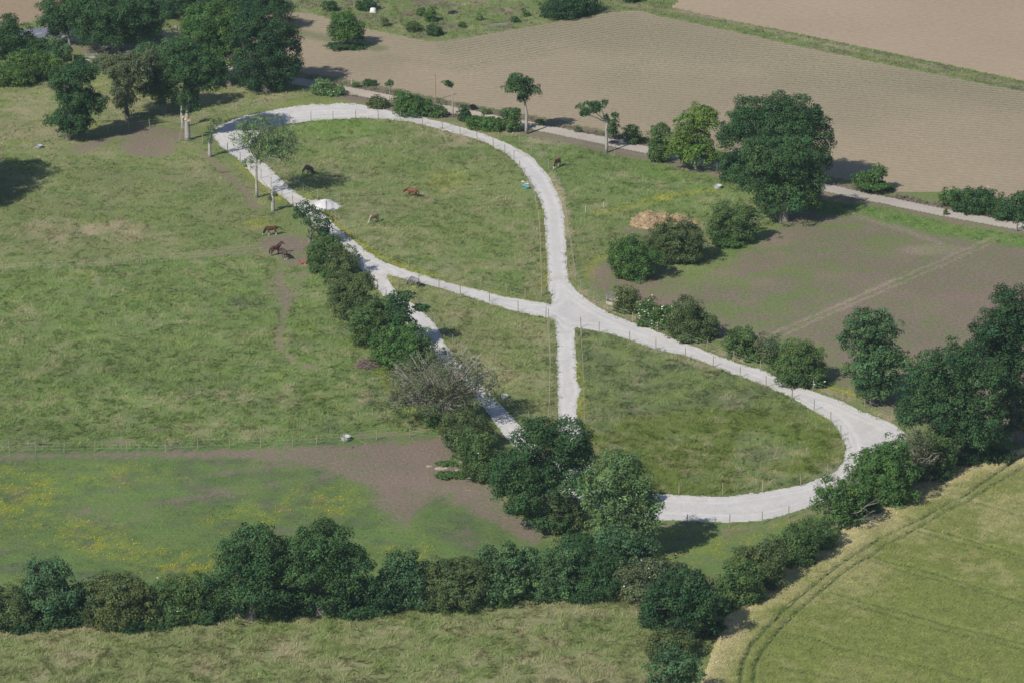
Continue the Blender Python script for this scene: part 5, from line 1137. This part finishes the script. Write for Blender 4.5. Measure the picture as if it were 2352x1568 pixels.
def paint(me, fn):
    n = len(me.vertices); co = np.zeros(n*3, np.float32); me.vertices.foreach_get('co', co); co = co.reshape(-1, 3)
    a = me.attributes.get('Col') or me.attributes.new('Col', 'FLOAT_COLOR', 'POINT')
    c = np.ones((n, 4), np.float32); c[:, :3] = fn(co); a.data.foreach_set('color', c.ravel())
def horse(label, x, y, rz, coat, points=(.012, .011, .012), mane=None, pose='graze', socks=(0, 0, 0, 0), size=1.0, tail='down', white_face=False, seed=1, muz=None, name='horse', dapple=0.0, girth=1.0, turn=0.0):
    """rz: where the head points (0 = right, 180 = left, 90 = away)"""
    gx, gy = ground(x, y); root = empty(name, (float(gx), float(gy), 0), label, name, 'horses in the paddocks', math.radians(rz)); root.scale = (size*1.04, size*1.04, size*1.14)
    r = np.random.default_rng(seed); mane = mane or points; g = girth
    body = [(-.05, 0, 1.13, .33*g, .345*g), (.30, 0, 1.13, .32*g, .35*g), (.55, 0, 1.20, .25, .34)]
    if pose == 'graze': neck = [(.80, 0, 1.12, .17, .25), (1.02, 0, .86, .13, .19), (1.22, 0, .58, .10, .14), (1.36, 0, .44, .10, .12), (1.42, 0, .28, .09, .10), (1.45, 0, .12, .062, .07), (1.46, 0, .05, .05, .05)]
    elif pose == 'low': neck = [(.82, 0, 1.22, .17, .24), (1.08, 0, 1.14, .12, .17), (1.32, 0, 1.00, .10, .13), (1.48, 0, .92, .10, .12), (1.60, 0, .78, .085, .09), (1.70, 0, .64, .06, .065), (1.73, 0, .59, .05, .05)]
    else: neck = [(.78, 0, 1.36, .17, .25), (.98, 0, 1.60, .12, .18), (1.16, 0, 1.80, .10, .14), (1.28, 0, 1.82, .10, .12), (1.42, 0, 1.70, .085, .10), (1.56, 0, 1.54, .06, .07), (1.60, 0, 1.49, .05, .05)]
    if turn:
        t_ = math.radians(turn); nk_ = []
        for i_, p in enumerate(neck):
            a_ = t_*min(1, (i_+1)/3); dx_, dy_ = p[0]-.55, p[1]; nk_.append((.55+dx_*math.cos(a_)-dy_*math.sin(a_), dx_*math.sin(a_)+dy_*math.cos(a_), p[2], p[3], p[4]))
        neck = nk_
    rear = [('j', 0), (-.38, 0, 1.17, .31*g, .32*g), (-.66, 0, 1.20, .30, .30), (-.86, 0, 1.16, .20, .22)]
    ch = [body+neck, rear]
    st = [r.uniform(-.10, .10) for _ in range(4)]
    ch.append([('j', 2), (.52, .17, .98, .12), (.50+st[0]*.2, .18, .76, .095), (.52+st[0]*.7, .17, .46, .055), (.50+st[0]*1.4, .17, .15, .042), (.54+st[0]*1.4, .17, .04, .06)])
    ch.append([('j', 2), (.52, -.17, .98, .12), (.50+st[1]*.2, -.18, .76, .095), (.52+st[1]*.7, -.17, .46, .055), (.50+st[1]*1.4, -.17, .15, .042), (.54+st[1]*1.4, -.17, .04, .06)])
    j = 3+len(neck)+1
    ch.append([('j', j), (-.62, .17, .98, .20), (-.52+st[2]*.3, .19, .80, .125), (-.78+st[2]*.6, .17, .50, .065), (-.72+st[2]*1.2, .17, .16, .046), (-.67+st[2]*1.2, .17, .04, .062)])
    ch.append([('j', j), (-.62, -.17, .98, .19), (-.52+st[3]*.3, -.19, .80, .125), (-.78+st[3]*.6, -.17, .50, .065), (-.72+st[3]*1.2, -.17, .16, .046), (-.67+st[3]*1.2, -.17, .04, .062)])
    me = skin('body', ch)
    coat = np.array(coat); points = np.array(points); wh = np.array((.70, .68, .64)); hd = neck[-1]
    def fn(co):
        X, Y, Z = co.T; n = len(co); nz = fbm(X*1.0+seed, Y+Z, .35, 300+seed, 3)[:, None]
        c = coat*(.8+.4*nz)
        if dapple: c = c*(1+dapple*(nz-.5)*2)
        low = (1-sstep(.35, .62, Z))[:, None]*(np.abs(Y) > .07)[:, None]
        c = c*(1-low)+points*low
        for k, (fx, sy) in enumerate(((1, 1), (1, -1), (-1, 1), (-1, -1))):
            m = (Z < socks[k])*(np.sign(Y) == sy)*((X > 0) == (fx > 0))*(np.abs(Y) > .07)*(X < 1.0); c[m] = wh
        dh = np.sqrt((X-hd[0])**2+(Y-hd[1])**2+(Z-hd[2])**2); m = (1-sstep(.05, .2, dh))[:, None]*1.0
        c = c*(1-m)+(np.array(muz) if muz is not None else points)*m
        if white_face:
            m = (np.hypot(X-.55, Y) > np.hypot(neck[3][0]-.55, neck[3][1])+(Z-neck[3][2])*-.3+.04) & (dh < .5); c[m] = wh
        return c
    paint(me, fn); link('body', me, MAT['hide'], root)
    # mane and tail
    mb = MB(); nk = [Vector(p[:3]) for p in body[2:3]+neck[:4]]; up = []
    for i, p in enumerate(nk):
        d = (nk[min(i+1, len(nk)-1)]-nk[max(i-1, 0)]).normalized(); u = Vector((0, 0, 1)); u = (u-d*u.dot(d)).normalized(); rad = (body[2:3]+neck[:4])[i][4]
        up.append((p+u*rad*.9, u))
    for i in range(len(up)-1):
        for k in range(6):
            a = up[i][0].lerp(up[i+1][0], k/6); u = up[i][1]
            mb.tube([a-u*.03, a+u*.07+Vector((0, .04, 0)), a-u*.02+Vector((0, .14+r.uniform(0, .03), -.12))], [.04, .05, .012], 4)
    m2 = mb.build('mane', None, root); paint(m2.data, lambda co: np.zeros((len(co), 3))+np.array(mane)); m2.data.materials.append(MAT['hide'])
    if tail == 'down': tp = [(-.92, 0, 1.26, .06), (-1.10, 0, 1.16, .075), (-1.18, 0, .80, .10), (-1.14, 0, .50, .07), (-1.12, 0, .36, .035)]
    elif tail == 'out': tp = [(-.92, 0, 1.27, .06), (-1.18, .0, 1.26, .07), (-1.48, .05, 1.10, .085), (-1.72, .1, .88, .05), (-1.82, .12, .80, .035)]
    else: tp = [(-.92, 0, 1.26, .06), (-1.12, -.10, 1.16, .07), (-1.26, -.40, 1.02, .08), (-1.22, -.62, 1.16, .06), (-1.18, -.70, 1.40, .035)]
    tm = skin('tail', [[p if len(p) == 4 else p for p in tp]], 1); paint(tm, lambda co: np.zeros((len(co), 3))+np.array(mane)); link('tail', tm, MAT['hide'], root)
    pe = Vector(neck[2][:3]).lerp(Vector(neck[3][:3]), .5)
    d = (Vector(neck[3][:3])-Vector(neck[1][:3])).normalized(); u = Vector((0, 0, 1)); u = (u-d*u.dot(d)).normalized()
    for s in (1, -1):
        mb = MB(); b0 = pe+u*.09+Vector((0, .055*s, 0)); mb.tube([b0, b0+u*.07+Vector((0, .015*s, 0)), b0+u*.15], [.035, .032, .004], 5)
        e = mb.build('ear', None, root); paint(e.data, lambda co: np.zeros((len(co), 3))+coat*.8); e.data.materials.append(MAT['hide'])
    return root
BAY = (.095, .040, .025); CH = (.18, .068, .038); BLK = (.016, .012, .014)
horse('bay horse grazing with white legs and blaze, above the rope fence', 624, 541, 192, BAY, pose='graze', socks=(.42, .42, .42, .42), tail='out', white_face=True, seed=2, muz=(.6, .58, .55))
horse('bay horse standing with its head up beside the rope fence', 633, 586, 38, (.105, .042, .025), pose='up', tail='down', seed=4, turn=-25)
horse('dark brown horse swishing its tail behind the standing bay', 653, 595, 114, (.085, .058, .048), pose='low', socks=(0, 0, .36, .36), tail='swish', seed=6, turn=20)
horse('black horse grazing in the shade of the sparse open oak', 711, 402, 128, BLK, pose='graze', seed=8, turn=50)
horse('chestnut horse grazing in the middle of the upper loop', 947, 454, 158, CH, points=(.17, .06, .035), mane=(.14, .045, .03), pose='low', seed=10, turn=22)
horse('pale maned pony grazing left of centre in the upper loop', 859, 512, 226, (.28, .18, .13), points=(.09, .06, .05), mane=(.62, .60, .55), pose='graze', seed=12, size=.93, socks=(.3, 0, 0, .5), white_face=True, muz=(.5, .47, .45))
horse('grey horse grazing beside the middle path with its rump towards the track', 953, 660, 128, (.20, .20, .225), points=(.04, .04, .045), mane=(.06, .06, .07), pose='graze', seed=14, dapple=.5, girth=1.12, turn=45)
horse('chestnut horse with white hind feet grazing right of the upper track', 1280, 385, 243, (.17, .062, .040), points=(.10, .04, .035), pose='graze', seed=16, socks=(.3, .3, .35, .35), white_face=True)
# foal lying down
gx, gy = ground(698, 606); root = empty('foal', (float(gx), float(gy), 0), 'small chestnut foal lying on the soil beside the hedge', 'foal', None, math.radians(178))
me = skin('body', [[(0, 0, .24, .20, .22), (.25, 0, .24, .18, .21), (.45, 0, .30, .13, .16), (.62, 0, .42, .085, .11), (.74, .03, .50, .07, .085), (.86, .05, .42, .055, .06), (.93, .06, .34, .04, .04)], [('j', 0), (-.3, 0, .24, .19, .21), (-.48, 0, .22, .13, .15)],
    [('j', 1), (.34, .16, .14, .07), (.52, .24, .07, .045), (.36, .32, .05, .035), (.22, .34, .04, .04)], [('j', 1), (.34, -.16, .14, .07), (.56, -.22, .07, .045), (.42, -.32, .05, .035), (.26, -.34, .04, .04)],
    [('j', 7), (-.30, .20, .15, .10), (-.12, .30, .08, .05), (-.36, .38, .05, .035), (-.20, .42, .04, .04)], [('j', 7), (-.34, -.20, .12, .09), (-.10, -.26, .07, .05), (-.32, -.36, .05, .035), (-.16, -.40, .04, .04)]])
paint(me, lambda co: np.where(((co[:, 2] < .10) & (co[:, 0] > -.25) & (co[:, 0] < 0))[:, None], np.array((.65, .62, .58)), np.array((.30, .095, .045)))); link('body', me, MAT['hide'], root)
tm = skin('tail', [[(-.56, 0, .24, .04), (-.7, .03, .14, .05), (-.88, .06, .06, .03), (-.95, .07, .04, .01)]], 1); paint(tm, lambda co: np.zeros((len(co), 3))+np.array((.03, .02, .02))); link('tail', tm, MAT['hide'], root)
for s in (1, -1):
    mb = MB(); mb.tube([(.72, .03+.045*s, .55), (.70, .03+.055*s, .62), (.70, .03+.05*s, .68)], [.025, .022, .004], 5); e = mb.build('ear', None, root); paint(e.data, lambda co: np.zeros((len(co), 3))+np.array((.22, .07, .04))); e.data.materials.append(MAT['hide'])

# ---------------------------------------------------------------- thin summer haze
xs_ = (-420, 520); ys_ = (-CY-40, 520); 
mb = MB(); mb.box(((xs_[0]+xs_[1])/2, (ys_[0]+ys_[1])/2, (CAM_H+12-1.6)/2), (xs_[1]-xs_[0], ys_[1]-ys_[0], CAM_H+12+1.6))
hm = bpy.data.materials.new('haze'); hm.use_nodes = True; hn = hm.node_tree
for n_ in list(hn.nodes):
    if n_.type != 'OUTPUT_MATERIAL': hn.nodes.remove(n_)
pv = N(hn, 'ShaderNodeVolumePrincipled'); pv.inputs['Color'].default_value = (.62, .80, 1.0, 1); pv.inputs['Density'].default_value = .00006; pv.inputs['Anisotropy'].default_value = .0
hn.links.new(pv.outputs[0], hn.nodes['Material Output'].inputs['Volume'])
hz_o = mb.build('haze', hm); tag(hz_o, 'thin blue summer haze over the fields', 'haze', None, 'stuff')
